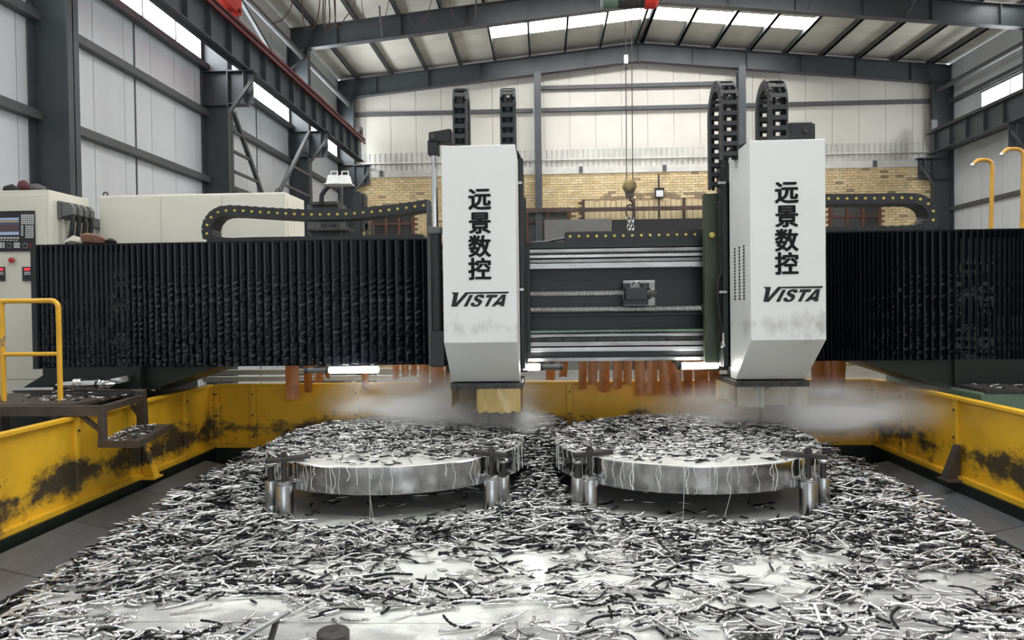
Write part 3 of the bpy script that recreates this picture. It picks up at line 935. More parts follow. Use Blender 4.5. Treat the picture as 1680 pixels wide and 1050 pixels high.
# ------------------------------------------------------------------ jacks and clamps
FIX = [((-2.375, 6.30), (-2.235, 6.23), 0, 'left side of the left disc'), ((-.37, 6.42), (-.475, 6.43), 0, 'right side of the left disc'),
       ((.265, 6.38), (.375, 6.42), 1, 'left side of the right disc'), ((2.335, 6.36), (2.195, 6.31), 1, 'right side of the right disc')]
for (jx, jy), (kx, ky), di, where in FIX:
    t = thing('screw_jack', 'slim steel screw jack with a round cap at the '+where, 'jack', (jx, jy, 0), 'screw jacks around the discs')
    part('body', MB().lathe((jx, jy, 0), [(.052, 0), (.052, .075), (.049, .08), (.052, .085), (.052, .285), (.049, .29)], 28), 'steel', t, True)
    part('spindle', MB().lathe((jx, jy, 0), [(.026, .29), (.026, .41)], 18), 'dark_steel', t, True)
    part('cap', MB().lathe((jx, jy, 0), [(.035, .41), (.046, .418), (.046, .436), (.03, .448)], 28), 'steel', t, True)
    cx, cy_ = DISC[di]
    t = thing('clamp', 'steel clamp bar on a thick post gripping the '+where, 'clamp', (kx, ky, 0), 'clamps holding the discs')
    part('post', MB().lathe((kx, ky, 0), [(.074, 0), (.074, .262), (.07, .268)], 32), 'steel', t, True)
    part('collar', MB().lathe((kx, ky, 0), [(.066, .268), (.07, .272), (.07, .28), (.06, .284), (.06, .292), (.045, .30)], 32), 'steel', t, True)
    part('notch', MB().prism([(kx-.05, .0), (kx-.015, .0), (kx-.03, .1)], 1, ky-.0735, ky-.05), 'black', t)
    part('stud', MB().lathe((kx, ky, 0), [(.022, .30), (.022, .55)], 16), 'dark_steel', t, True)
    part('nut', MB().lathe((kx, ky, 0), [(.034, .505), (.034, .53)], 6), 'dark_steel', t)
    d = Vector((cx-kx, cy_-ky, 0)).normalized()
    side = 1 if kx > jx else -1
    d = (d*.75 + Vector((side, .0, 0))*.6).normalized()
    p0 = Vector((kx, ky, .485)) - d*.15; p1 = Vector((kx, ky, .485)) + d*.22
    part('bar', MB().bar(p0, p1, .06, .04), 'dark_steel', t, bevel=.006)

# ================================================================== GANTRY
GY = 7.97                      # front plane of the bellows
zt_l = 2.50; zb_l = 1.15
gb = thing('gantry', 'dark green gantry beam with guide rails and ball screws spanning the table', 'gantry', (0, 8.6, ZF))
part('beam_body', MB().box((-5.5, 8.45, 1.16), (6.6, 9.15, 2.42)), 'green', gb)
part('top_cover', MB().box((-5.5, 8.2, 2.42), (6.6, 9.2, 2.47)), 'green', gb)
def zy(py, px=1000, Y=8.2): return P(px, py, Y).z
X0, X1 = P(700, 480, 8.2).x, P(1345, 480, 8.2).x
def strip(nm, pa, pb, y0, y1, m, bev=0):
    part(nm, MB().box((X0, y0, zy(pb)), (X1, y1, zy(pa))), m, gb, bevel=bev)
strip('top_ledge', 400, 406, 8.18, 8.5, 'green')
strip('upper_way', 408, 413.5, 8.17, 8.5, 'rail_steel', .004)
strip('upper_rail_seat', 413.5, 418, 8.21, 8.5, 'dark_steel')
strip('upper_rail', 418, 422.5, 8.13, 8.5, 'way_steel', .004)
strip('upper_way', 424, 430, 8.19, 8.5, 'rail_steel', .004)
strip('upper_way', 431.5, 440, 8.15, 8.5, 'way_steel', .004)
strip('web_recess', 440, 459, 8.36, 8.46, 'green')
strip('web_panel', 459, 516, 8.32, 8.46, 'green')
strip('web_ledge', 514, 518, 8.24, 8.46, 'green', .004)
strip('web_recess', 518, 541, 8.36, 8.46, 'green')
strip('lower_way', 541, 545, 8.15, 8.5, 'green_light', .004)
strip('lower_way', 547, 552, 8.17, 8.5, 'rail_steel', .004)
strip('lower_rail_seat', 553, 559, 8.21, 8.5, 'dark_steel')
strip('lower_way', 560, 567, 8.15, 8.5, 'rail_steel', .004)
strip('lower_rail', 569, 576, 8.13, 8.5, 'way_steel', .004)
strip('bottom_ledge', 577, 586, 8.22, 8.5, 'black')
strip('bottom_edge', 586, 592, 8.15, 8.5, 'rail_steel', .004)
bolt = MB().lathe((0, 0, 0), [(.014, 0), (.014, -.014), (.010, -.02)], 10, 1).mesh('rail_bolt', 'dark_steel')
for k in range(12):
    px = 866+k*28.6
    for py in (416, 556):
        c = P(px, py, 8.2)
        if X0 < c.x < X1: inst('rail_bolt', bolt, gb, (c.x, 8.21, c.z))
# ball screws: ridged tubes
def screw(py, pxa, pxb):
    a, b = P(pxa, py, 8.18).x, P(pxb, py, 8.18).x
    z = zy(py, (pxa+pxb)/2, 8.18)
    n = int((b-a)/.011)
    prof = []
    for i in range(n):
        prof.append((.031 if i % 2 else .024, (b-a)*i/n))
    part('ball_screw', MB().lathe((a, 8.2, z), prof, 14, 0), 'screw_steel', gb)
    for xx in (a, b):
        part('screw_end', MB().box((xx-.04, 8.14, z-.05), (xx+.04, 8.34, z+.05)), 'black', gb, bevel=.01)
screw(481, 864, 1050)
screw(507, 864, 1156)
c0, c1 = P(1022, 460, 8.2), P(1076, 502, 8.2)
part('nut_bracket', MB().box((c0.x, 8.22, c1.z), (c1.x, 8.33, c0.z)), 'rail_steel', gb, bevel=.008)
a, b = P(1026, 472, 8.05), P(1062, 492, 8.05)
part('nut_housing', MB().box((a.x, 8.04, b.z), (b.x, 8.22, a.z)).box((a.x-.02, 8.1, a.z-.01), (a.x+.06, 8.22, a.z+.05)).box((b.x-.05, 8.1, a.z-.01), (b.x+.03, 8.22, a.z+.05)).box((a.x-.02, 8.1, b.z-.05), (b.x+.02, 8.22, b.z+.01)), 'black', gb, bevel=.006)
part('nut_flange', MB().lathe((b.x, 8.16, (a.z+b.z)/2), [(.06, 0), (.06, .05), (.035, .055), (.035, .12)], 18, 0), 'dark_steel', gb, True)
part('oil_pipe', MB().tube([(a.x+.08, 8.1, a.z+.03), (a.x+.1, 8.05, a.z+.06), (b.x-.1, 8.05, a.z+.06), (b.x-.06, 8.1, a.z+.03)], .008, 6), 'steel', gb, True)
# legs, haunches, saddles, platforms
for s, xs_ in ((-1, (-3.55, -4.5, -5.55)), (1, (3.28, 4.24, 6.6))):
    poly = [(xs_[0], 1.16), (xs_[2], 1.16), (xs_[2], .84), (xs_[1], .84)]
    part('haunch', MB().prism(poly, 1, 8.02, 9.1), 'green', gb)
    part('leg', MB().box((xs_[1]+s*.05, 7.98, .3), (xs_[2], 9.3, 2.42)), 'green', gb)
    part('saddle', MB().box((xs_[1]+s*.02, 7.45, ZF+.5), (xs_[2]+s*.0, 9.5, .86)), 'green' if s < 0 else 'green_light', gb, bevel=.02)
    part('side_bed', MB().box((xs_[1]+s*.1, 3.0, ZF), (xs_[1]+s*1.2, 12.5, ZF+.5)), 'dark_steel', gb)
part('saddle_lip', MB().box((4.3, 7.44, .86), (6.6, 8.0, .895)), 'dark_steel', gb)
part('saddle_skirt', MB().prism([(-5.9, .84), (-5.35, 1.16), (-4.4, 1.16), (-4.4, .84)], 1, 7.9, 8.0), 'green', gb)
part('cabinet_shelf', MB().box((-7.1, 8.8, .66), (-5.5, 9.8, .75)), 'dark_steel', gb)
part('shelf_leg', MB().box((-7.0, 9.0, ZF), (-6.8, 9.2, .66)), 'dark_steel', gb)
part('shelf_leg', MB().box((-6.0, 9.0, ZF), (-5.8, 9.2, .66)), 'dark_steel', gb)
part('rear_platform', MB().box((-5.8, 9.15, 1.95), (-3.2, 10.5, 2.02)), 'green', gb)
# chips thrown onto the right saddle
# grease nipples
for px, py in ((864, 531), (1168, 527)):
    c = P(px, py, 8.1)
    part('grease_nipple', MB().lathe((c.x, 8.06, c.z), [(.012, 0), (.018, .02), (.018, .05)], 10, 1), 'gold', gb, True)

# ------------------------------------------------------------------ bellows
def pleat_mesh(seed, h, wr):
    r = np.random.default_rng(seed)
    nz = 44
    prof = [(0.0, .03), (.05, .006), (.12, .0), (.22, .005), (.90, .010), (1.0, .03)]
    zs = np.linspace(0, h, nz+1)
    vs_, fs = [], []
    w1 = r.normal(0, 1, nz+1)
    for iz, z in enumerate(zs):
        am = wr*(1-smooth01(.45, .95, z/h))
        for ip, (x, y) in enumerate(prof):
            k = am*r.normal(0, .35)+am*w1[iz]*.6
            if ip in (0, 5): k = 0
            vs_.append((x + .05*k*(1 if ip in (3, 4) else .12), y + .006*k, z))
    n = len(prof)
    for iz in range(nz):
        for ip in range(n-1):
            fs.append((iz*n+ip, iz*n+ip+1, (iz+1)*n+ip+1, (iz+1)*n+ip))
    me = MB().add(vs_, fs).mesh('pleat', 'vinyl')
    me.shade_smooth()
    me.set_sharp_from_angle(angle=R(50))
    return me
H = zt_l-zb_l
pl_w = [pleat_mesh(s, H, 1.0) for s in range(6)]
pl_c = [pleat_mesh(20+s, H, .25) for s in range(3)]
def bellows(lab, edges, mats, y, side):
    t = thing('bellows_cover', lab, 'bellows', ((edges[0]+edges[-1])/2, y+.1, zb_l), 'black bellows covers on the gantry')
    for i, (a, b) in enumerate(zip(edges[:-1], edges[1:])):
        me = random.choice(mats(i/len(edges)))
        o = inst('pleat', me, t, (a, y, zb_l), None, ((b-a)*1.0, 1, 1))
    part('backing', MB().box((edges[0], y+.031, zb_l+.0), (edges[-1], y+.11, zt_l)), 'black', t)
    part('top_edge', MB().box((edges[0], y+.02, zt_l-.004), (edges[-1], y+.2, zt_l+.014)), 'vinyl', t)
    return t
# left: tight on the left, wider to the right
e = [P(57, 500, GY).x, P(66, 500, GY).x, P(75, 500, GY).x]
xe = P(703, 500, GY).x
x = e[-1]; w = .046
while x < xe-.03:
    x += w
    f = (x-e[0])/(xe-e[0])
    w = .055+.040*float(smooth01(.1, .65, f)) + random.uniform(-.008, .008)
    e.append(min(x, xe))
bl = bellows('black pleated bellows left of the left drill head with wrinkled glints', e, lambda f: pl_c if f < .25 else pl_w, GY, -1)
part('end_frame', MB().box((e[0]-.03, GY-.01, zb_l-.01), (e[0]+.03, GY+.13, zt_l+.01)), 'black', bl)
e = [P(1338, 500, GY).x]
xe = 6.45; x = e[0]
while x < xe:
    f = (x-e[0])/(xe-e[0])
    w = .038+.045*math.exp(-((f-.35)/.14)**2)+.035*math.exp(-((f-.9)/.2)**2)+random.uniform(-.006, .006)
    x += w; e.append(x)
br = bellows('black pleated bellows right of the right drill head', e, lambda f: pl_w[:3] if .2 < f < .5 else pl_c, GY, 1)

# ------------------------------------------------------------------ drill heads
def bold_glyph(ch):
    """the glyph thickened to a bold weight by overlaying shifted copies"""
    me, _ = text_mesh(ch, .215, 0, 'ink')
    a = np.zeros(len(me.vertices)*3); me.vertices.foreach_get('co', a); a = a.reshape(-1, 3)
    fs = [tuple(pg.vertices) for pg in me.polygons]
    mb = MB()
    for k in range(8):
        d = np.array([0.0078*math.cos(k*math.pi/4), .0052*math.sin(k*math.pi/4), 0])
        mb.add([tuple(v) for v in a+d], fs)
    return mb.mesh('character', 'ink')
GL = {ch: bold_glyph(ch) for ch in '远景数控'}

def vista(parent, x0, x1, z0, z1, y):
    """slanted word mark; the V runs on as a bar above the other letters"""
    W, Hh = x1-x0, z1-z0
    def put(nm, polys):
        mb = MB()
        for poly in polys:
            mb.prism([(x0+(u-170)/1390*W, z0+(530-v-(u-170)*.012)/345*Hh) for u, v in poly], 1, y-.002, y+.001)
        part(nm, mb, 'ink', parent)
    put('letter_v', [[(180, 207), (350, 207), (293, 437), (512, 205), (1558, 190), (1525, 235), (585, 240), (300, 530), (170, 530), (228, 262)]])
    put('letter_i', [[(612, 268), (700, 266), (550, 527), (462, 527)]])
    put('letter_s', [[(965, 300), (950, 333), (868, 333), (872, 312), (845, 305), (805, 315), (800, 335), (830, 350), (890, 375), (912, 410), (895, 450), (850, 500), (780, 527), (700, 530), (645, 510), (632, 480), (650, 440), (728, 437), (722, 465), (745, 485), (785, 480), (815, 455), (812, 430), (770, 415), (725, 385), (712, 350), (735, 305), (790, 268), (860, 255), (930, 258), (962, 275)]])
    put('letter_t', [[(1025, 262), (1288, 258), (1255, 320), (1160, 322), (1048, 522), (966, 524), (1080, 322), (995, 324)]])
    put('letter_a', [[(1385, 258), (1430, 257), (1390, 330), (1305, 418), (1245, 488), (1215, 520), (1122, 522)], [(1430, 257), (1482, 256), (1430, 518), (1335, 520), (1342, 485), (1365, 415), (1390, 330)], [(1305, 418), (1365, 415), (1342, 485), (1245, 488)]])

def arc_pts(c, r, a0, a1, n):
    return [(c[0]+r*math.cos(R(a0+(a1-a0)*i/n)), c[1]+r*math.sin(R(a0+(a1-a0)*i/n))) for i in range(n+1)]

def drill_head(i, lab, cl, cr, pm, xa, xb, ztop, zfb, zbot, glyph_x, glyph_ys, vis, strips_left):
    YF_, YBk, YBo = 6.9, 7.66, 7.45
    xc = (xa+xb)/2
    t = thing('drill_head', lab, 'drill head', (xc, 7.8, .45), 'drill heads of the gantry')
    bev = .006
    # cover: front, sides, slanted underside
    prof = [(YF_, ztop), (YF_, zfb), (YBo, zbot), (YBk, zbot), (YBk, ztop)]
    part('cover', MB().prism(prof, 0, xa, xb), 'cover', t, bevel=bev)
    # bottom flange
    part('bottom_flange', MB().box((xa-.01, YBo-.03, zbot-.075), (xb+.03, 8.15, zbot-.012)), 'dark_steel', t, bevel=.004)
    for k in range(4):
        xx = xa+.06+(xb-xa-.12)*k/3
        part('screw', MB().lathe((xx, YBo-.045, zbot-.045), [(.012, 0), (.012, .016)], 8, 1), 'black', t)
    # lettering
    for ch, py in zip('远景数控', glyph_ys):
        c = P(glyph_x, py, YF_)
        inst('character', GL[ch], t, (c.x, YF_-.003, c.z), (R(90), 0, 0))
    a, b = P(vis[0], vis[2], YF_), P(vis[1], vis[3], YF_)
    vista(t, a.x, b.x, b.z, a.z, YF_-.0015)
    # carriage behind the cover
    part('carriage_plate', MB().box((xa-cl, 7.93, zbot+.05), (xb+cr, 8.02, 2.93)), pm, t, bevel=.01)
    part('ram_slide', MB().box((xa+.03, YBk, zbot), (xb-.03, 7.93, ztop-.22)), 'green', t, bevel=.01)
    part('carriage_block', MB().box((xa-.1, 8.02, 1.2), (xb+.1, 8.12, 2.4)), 'green', t)
    # spindle and drill
    sx_ = xc
    part('spindle', MB().lathe((sx_, 7.8, 0), [(.05, .86), (.11, .9), (.11, zbot)], 24), 'dark_steel', t, True)
    tw = []
    for s in range(26):
        tw.append((.016 + .004*(s % 2), .44+s*.0175))
    part('drill_bit', MB().lathe((sx_, 7.8, 0), tw, 12), 'dark_steel', t, True)
    return t, xc

def film_strip(t, nm, m, x0, x1, y0, y1, ztop, zlen, seed):
    """one hanging plastic strip with a torn lower edge, bowed and 2 mm thick"""
    r = random.Random(seed)
    n = 12
    mb = MB()
    rows = 5
    for s in (0, 1):
        for j in range(rows+1):
            for k in range(n+1):
                f = k/n
                x = x0+(x1-x0)*f; y = y0+(y1-y0)*f
                jag = r.uniform(0, .035) if (j == rows) else 0
                z = ztop-(zlen*(1+.03*math.sin(f*5+seed)))*j/rows + jag
                bow = .018*math.sin(f*math.pi*2+seed)*(j/rows)
                mb.v.append((x+.004*s, y+bow+.003*s, z))
    N = (rows+1)*(n+1)
    for s in (0, 1):
        for j in range(rows):
            for k in range(n):
                a = s*N+j*(n+1)+k
                f = (a, a+1, a+n+2, a+n+1)
                mb.f.append(f if s == 0 else f[::-1])
    return part(nm, mb, m, t, True)

# left head
xa, xb = P(726, 400, 6.9).x, P(847, 400, 6.9).x
zt0 = P(785, 238, 6.9).z; zf0 = P(790, 562, 6.9).z; zb0 = P(795, 626, 7.45).z
h0, hc0 = drill_head(0, 'left drill head with an offwhite cover and a chrome cylinder beside it', .12, .07, 'green', xa, xb, zt0, zf0, zb0, 787, (327, 366, 404, 441), (740, 836, 478, 502), None)
zs_ = zb0-.07
film_strip(h0, 'skirt_strip', 'film_yellow', xa+.27, xb+.0, 7.42, 7.41, zs_, .25, 1)
film_strip(h0, 'skirt_strip', 'film_yellow', xa+.25, xa+.42, 7.44, 7.44, zs_, .24, 8)
film_strip(h0, 'skirt_strip', 'film_yellow', xa+.02, xa+.24, 8.10, 8.12, zs_, .22, 2)
film_strip(h0, 'skirt_strip', 'film_yellow', xa-.01, xa-.005, 7.5, 8.05, zs_, .22, 3)
film_strip(h0, 'skirt_strip', 'film_yellow', xb+.02, xb+.025, 7.45, 8.05, zs_, .24, 4)
# right head
xa2, xb2 = P(1231, 400, 6.9).x, P(1355, 400, 6.9).x
zt1 = P(1292, 229, 6.9).z; zf1 = P(1292, 558, 6.9).z; zb1 = P(1264, 622, 7.45).z
h1, hc1 = drill_head(1, 'right drill head with an offwhite cover and louvred left side', .2, .1, 'olive', xa2, xb2, zt1, zf1, zb1, 1290.5, (316, 355, 394, 432), (1252, 1351, 469, 494), None)
zs_ = zb1-.07
film_strip(h1, 'skirt_strip', 'film_clear', xa2+.0, xa2+.26, 7.42, 7.42, zs_, .22, 5)
film_strip(h1, 'skirt_strip', 'film_clear', xa2+.24, xa2+.5, 7.425, 7.415, zs_, .20, 6)
film_strip(h1, 'skirt_strip', 'film_clear', xa2+.49, xb2+.01, 7.42, 7.42, zs_, .21, 7)
film_strip(h1, 'skirt_strip', 'film_clear', xa2-.01, xa2-.02, 7.45, 8.05, zs_, .2, 9)
film_strip(h1, 'skirt_strip', 'film_yellow', xa2-.05, xa2+.1, 8.1, 8.12, zs_, .22, 10)
# louvres on the left side of the right cover
lv = MB().prism([(-.008, 0), (0, .02), (0, 0)], 1, -.022, .022).mesh('louvre', 'black')
for cxi, Yc in enumerate((7.12, 7.28, 7.45)):
    for k in range(17):
        z = P(1215, 408, 7.3).z - k*.031
        inst('louvre', lv, h1, (xa2-.0005, Yc, z))
# left head: balance cylinder, bracket, guide bar
c = P(713, 300, 7.75); xcyl = c.x
part('cylinder_rod', MB().tube([(xcyl, 7.75, P(713, 380, 7.75).z), (xcyl, 7.75, P(713, 245, 7.75).z)], .032, 18), 'chrome', h0, True)
part('rod_gland', MB().box((xcyl-.07, 7.68, P(713, 384, 7.75).z), (xcyl+.07, 7.82, P(713, 373, 7.75).z)), 'grey_plastic', h0, bevel=.01)
part('cylinder_tube', MB().tube([(xcyl+.01, 7.75, P(713, 600, 7.75).z), (xcyl+.01, 7.75, P(713, 382, 7.75).z)], .055, 20), 'black', h0, True)
part('cylinder_foot', MB().box((xcyl-.05, 7.66, P(713, 601, 7.75).z), (xcyl+.09, 7.86, P(713, 543, 7.75).z)), 'black', h0, bevel=.01)
part('guide_bar', MB().box((P(701, 400, 7.9).x, 7.88, P(703, 601, 7.9).z), (P(707, 400, 7.9).x, 7.98, P(703, 329, 7.9).z)), 'girt', h0)
xl, xr_ = P(705, 220, 7.75).x, P(743, 220, 7.75).x
zt_, zb_ = P(740, 214, 7.75).z, P(740, 237, 7.75).z
part('lifting_arm', MB().prism([(xl, P(705, 220, 7.75).z), (xr_-.02, zt_), (xr_, zt_-.02), (xr_, zb_), (xl, P(705, 234, 7.75).z)], 1, 7.66, 7.84), 'black', h0, bevel=.01)
part('rod_clevis', MB().box((xcyl-.06, 7.68, P(713, 255, 7.75).z), (xcyl+.055, 7.82, P(713, 232, 7.75).z)), 'black', h0, bevel=.01)
part('pivot_pin', MB().lathe((xcyl, 7.645, P(713, 227, 7.75).z), [(.03, 0), (.03, .02)], 16, 1), 'dark_steel', h0, True)
xl, xr_ = P(1290, 215, 7.5).x, P(1333, 215, 7.5).x
zt_, zb_ = P(1310, 204, 7.5).z, P(1310, 229, 7.5).z
part('lifting_arm', MB().box((xl, 7.4, zb_-.35), (xr_-.03, 7.62, zt_)), 'black', h1, bevel=.012)
part('pivot_pin', MB().lathe((xr_-.1, 7.38, (zt_+zb_)/2), [(.035, 0), (.035, .025)], 16, 1), 'dark_steel', h1, True)
part('rod_clevis', MB().box((xr_-.05, 7.42, zb_-.4), (xr_+.0, 7.6, zt_-.01)), 'black', h1, bevel=.01)
# hoses on the inner sides
def hose(t, pts, r=.016, m='rubber', nm='hose'):
    part(nm, MB().tube(pts, r, 8), m, t, True)
def PP(px, py, Y): return tuple(P(px, py, Y))
hose(h0, [PP(846, 250, 7.7), PP(852, 262, 7.8), PP(855, 290, 7.85), PP(856, 420, 7.88), PP(857, 590, 7.88)], .03)
hose(h0, [PP(846, 262, 7.75), PP(850, 300, 7.8), PP(852, 450, 7.8), PP(853, 600, 7.8)], .014)
part('side_rail', MB().box((xb+.0, 7.70, zb0+.1), (xb+.05, 7.92, P(850, 262, 7.8).z)), 'black', h0, bevel=.01)
hose(h1, [PP(1222, 238, 7.75), PP(1205, 243, 7.75), PP(1191, 258, 7.75), PP(1186, 280, 7.78), PP(1185, 420, 7.8), PP(1188, 600, 7.8)], .035)
hose(h1, [PP(1197, 436, 7.75), PP(1188, 441, 7.75), PP(1180, 455, 7.75), PP(1177, 480, 7.75), PP(1181, 520, 7.75), PP(1187, 545, 7.75), PP(1187, 600, 7.75)], .018)
hose(h1, [PP(1180, 330, 7.8), PP(1183, 420, 7.8), PP(1181, 560, 7.8)], .02)
part('side_rail', MB().box((xa2-.06, 7.70, zb1+.1), (xa2+.0, 7.92, P(1190, 275, 7.8).z)), 'green', h1, bevel=.01)
part('hose_fitting', MB().lathe((P(1187, 555, 7.72).x, 7.72, P(1187, 570, 7.72).z), [(.02, 0), (.03, .01), (.03, .05), (.02, .06), (.02, .15)], 12), 'steel', h1, True)
part('hose_fitting', MB().lathe((P(855, 570, 7.75).x, 7.75, P(855, 570, 7.75).z), [(.02, 0), (.03, .01), (.03, .05), (.02, .06), (.02, .12)], 12), 'steel', h0, True)
for px, py, hh in ((850, 300, h0), (1184, 300, h1), (1186, 479, h1), (853, 475, h0)):
    c = P(px, py, 7.7)
    part('pipe_clip', MB().box((c.x-.04, 7.69, c.z-.012), (c.x+.04, 7.71, c.z+.012)), 'steel', hh)
c = P(1168, 386, 7.9)
part('pipe_fitting', MB().lathe((c.x, 7.86, c.z), [(.02, 0), (.03, .01), (.03, .06)], 10, 1), 'gold', h1, True)

# ------------------------------------------------------------------ energy chains
def resample(pts, pitch):
    pts = [Vector(p) for p in pts]
    L = [0]
    for a, b in zip(pts[:-1], pts[1:]): L.append(L[-1]+(b-a).length)
    out = []
    s = pitch/2
    while s < L[-1]:
        i = max(k for k in range(len(L)-1) if L[k] <= s)
        f = (s-L[i])/(L[i+1]-L[i])
        out.append((pts[i].lerp(pts[i+1], f), (pts[i+1]-pts[i]).normalized()))
        s += pitch
    return out
def smooth_path(pts, n=8):
    q = [Vector(p) for p in pts]; out = []
    for i in range(len(q)-1):
        p0 = q[max(i-1, 0)]; p1 = q[i]; p2 = q[i+1]; p3 = q[min(i+2, len(q)-1)]
        for s in range(n):
            t = s/n
            out.append(.5*((2*p1)+(p2-p0)*t+(2*p0-5*p1+4*p2-p3)*t*t+(3*p1-p0-3*p2+p3)*t*t*t))
    out.append(q[-1]); return out
# closed link (for the horizontal chains): along local x, width along y
PITCH_ = .098
lm = MB().prism([(-.056, -.05), (-.03, -.058), (.05, -.058), (.056, -.045), (.056, .045), (.05, .055), (-.03, .055), (-.056, .048)], 1, -.13, .13)
lm.prism([(-.056, -.062), (-.02, -.066), (-.02, -.05), (-.056, -.05)], 1, -.12, .12)
link_closed = lm.mesh('link', 'plastic')
bolt_m = MB().lathe((0, 0, 0), [(.016, 0), (.016, -.006), (.011, -.010)], 14, 1).mesh('bolt', 'gold')
def flat_chain(lab, path, Y, skip_bolt=lambda p: False):
    pts = resample(smooth_path(path), PITCH_)
    base = min((p for p, _ in pts), key=lambda p: p.z)
    t = thing('energy_chain', lab, 'cable chain', (base.x, Y, base.z-.06), 'energy chains of the gantry')
    for p, d in pts:
        ang = math.atan2(d.z, d.x)
        o = inst('link', link_closed, t, (p.x, Y, p.z), (0, -ang, 0))
        if not skip_bolt(p):
            b = bpy.data.objects.new('bolt', bolt_m); b.location = (0, -.13, 0); link(b, o)
    return t
def V(px, py, Y=8.3): return P(px, py, Y)
cY = 8.42
def pth(l): return [(P(a, b, cY-.13).x, cY, P(a, b, cY-.13).z) for a, b in l]
ztop_run = 2.47+.062
lc = pth([(702, 336), (660, 342), (610, 348), (560, 351.5), (500, 352), (440, 349), (380, 345.5), (357, 349), (343, 362), (339, 378), (345, 392)])
lc += [(P(372, 398, cY-.13).x, cY, ztop_run), (P(420, 398, cY-.13).x, cY, ztop_run), (P(560, 398, cY-.13).x, cY, ztop_run), (P(690, 398, cY-.13).x, cY, ztop_run)]
flat_chain('black cable chain looping over the gantry left of the left drill head', lc, cY, lambda p: p.z < 2.6)
rc = pth([(1352, 326), (1400, 326), (1450, 325.5), (1490, 325), (1512, 328), (1526, 338), (1532, 352), (1528, 366)])
rc += [(P(1512, 376, cY-.13).x, cY, ztop_run+.02), (P(1480, 376, cY-.13).x, cY, ztop_run), (P(1352, 376, cY-.13).x, cY, ztop_run)]
flat_chain('black cable chain looping over the gantry right of the right drill head', rc, cY, lambda p: p.z < 2.6)
mc = [(P(928, 392, cY-.13).x, cY, ztop_run), (P(1050, 392, cY-.13).x, cY, ztop_run), (P(1165, 392, cY-.13).x, cY, ztop_run)]
flat_chain('straight black cable chain lying on the gantry beam between the drill heads', mc, cY)
for k in range(4):
    a = P(926, 394, cY); b = P(893-k*5, 402, cY)
    single('loose_cable', MB().tube([(a.x+.02, cY-.06+.04*k, 2.49+.02*(k % 2)+.03), (a.x-.1, cY-.06+.04*k, 2.51), (b.x, cY-.08+.05*k, 2.483), (b.x-.1, cY-.08+.06*k, 2.483)], .012, 7), 'grey_plastic',
           ['front', 'second', 'third', 'rear'][k]+' grey cable fanning out of the straight cable chain on the beam', 'cable', group='grey cables on the beam', smooth=True)

# open ladder link (vertical chains): long axis local x, chain width along local y
def open_link(w):
    mb = MB()
    for s in (-1, 1):
        mb.prism([(-.055, -.05), (.045, -.05), (.055, -.03), (.055, .03), (.045, .05), (-.055, .05)], 1, s*w/2-.010, s*w/2+.010)
    for zz in (-.046, .046):
        mb.box((-.02, -w/2, zz-.006), (.022, w/2, zz+.006))
    return mb.mesh('link', 'plastic')
dot_m = MB().box((-.008, -.002, -.008), (.008, .002, .008)).mesh('pin', 'grey_plastic')
def loop_chain(lab, head, px_front, w, Yf, Yb, py_top, zf_end, zb_end, zwork):
    x = P(px_front, 200, Yf).x
    r = (Yb-Yf)/2; yc = (Yf+Yb)/2
    ztop = P(px_front, py_top, yc).z
    zc_ = ztop-r-.05
    pts = [(x, Yf, zf_end), (x, Yf, zc_)]
    pts += [(x, yc-r*math.cos(R(a)), zc_+r*math.sin(R(a))) for a in range(10, 171, 10)]
    pts += [(x, Yb, zc_), (x, Yb, zb_end)]
    lk_ = open_link(w)
    t = thing('energy_chain', lab, 'cable chain', (x, Yf, zf_end), 'upright energy chains of the drill heads')
    for p, d in resample(pts, .098):
        ang = math.atan2(d.z, d.y)
        o = inst('link', lk_, t, p)
        o.rotation_euler = Matrix(((0, -1, 0), (math.cos(ang), 0, -math.sin(ang)), (math.sin(ang), 0, math.cos(ang)))).to_euler()
        for s in (-1, 1):
            b = bpy.data.objects.new('pin', dot_m); b.location = (0, s*(w/2+.011), 0); link(b, o)
    for k in range(2):
        off = (-.25+.5*k)*w
        pp = [(q[0]+off, q[1], q[2]) for q in pts]
        part('cable', MB().tube(pp, .016, 6), 'rubber', t, True)
    return t
loop_chain('left upright cable chain standing on the left drill head', h0, 755, .115, 7.3, 7.62, 146, zt0+.02, zt0+.02, 0)
loop_chain('right upright cable chain standing on the left drill head', h0, 833, .125, 7.3, 7.62, 146, zt0+.02, zt0+.02, 0)
loop_chain('taller upright cable chain left of the right drill head, reaching down to the carriage', h1, 1196, .145, 7.35, 7.88, 135, P(1196, 262, 7.35).z, 2.95, 0)
loop_chain('upright cable chain standing on top of the right drill head', h1, 1276, .145, 7.2, 7.62, 133, zt1+.02, zt1+.02, 0)
part('chain_guide', MB().box((P(1180, 300, 7.9).x-.01, 7.94, 2.9), (P(1180, 300, 7.9).x+.12, 7.99, 3.25)), 'black', h1)

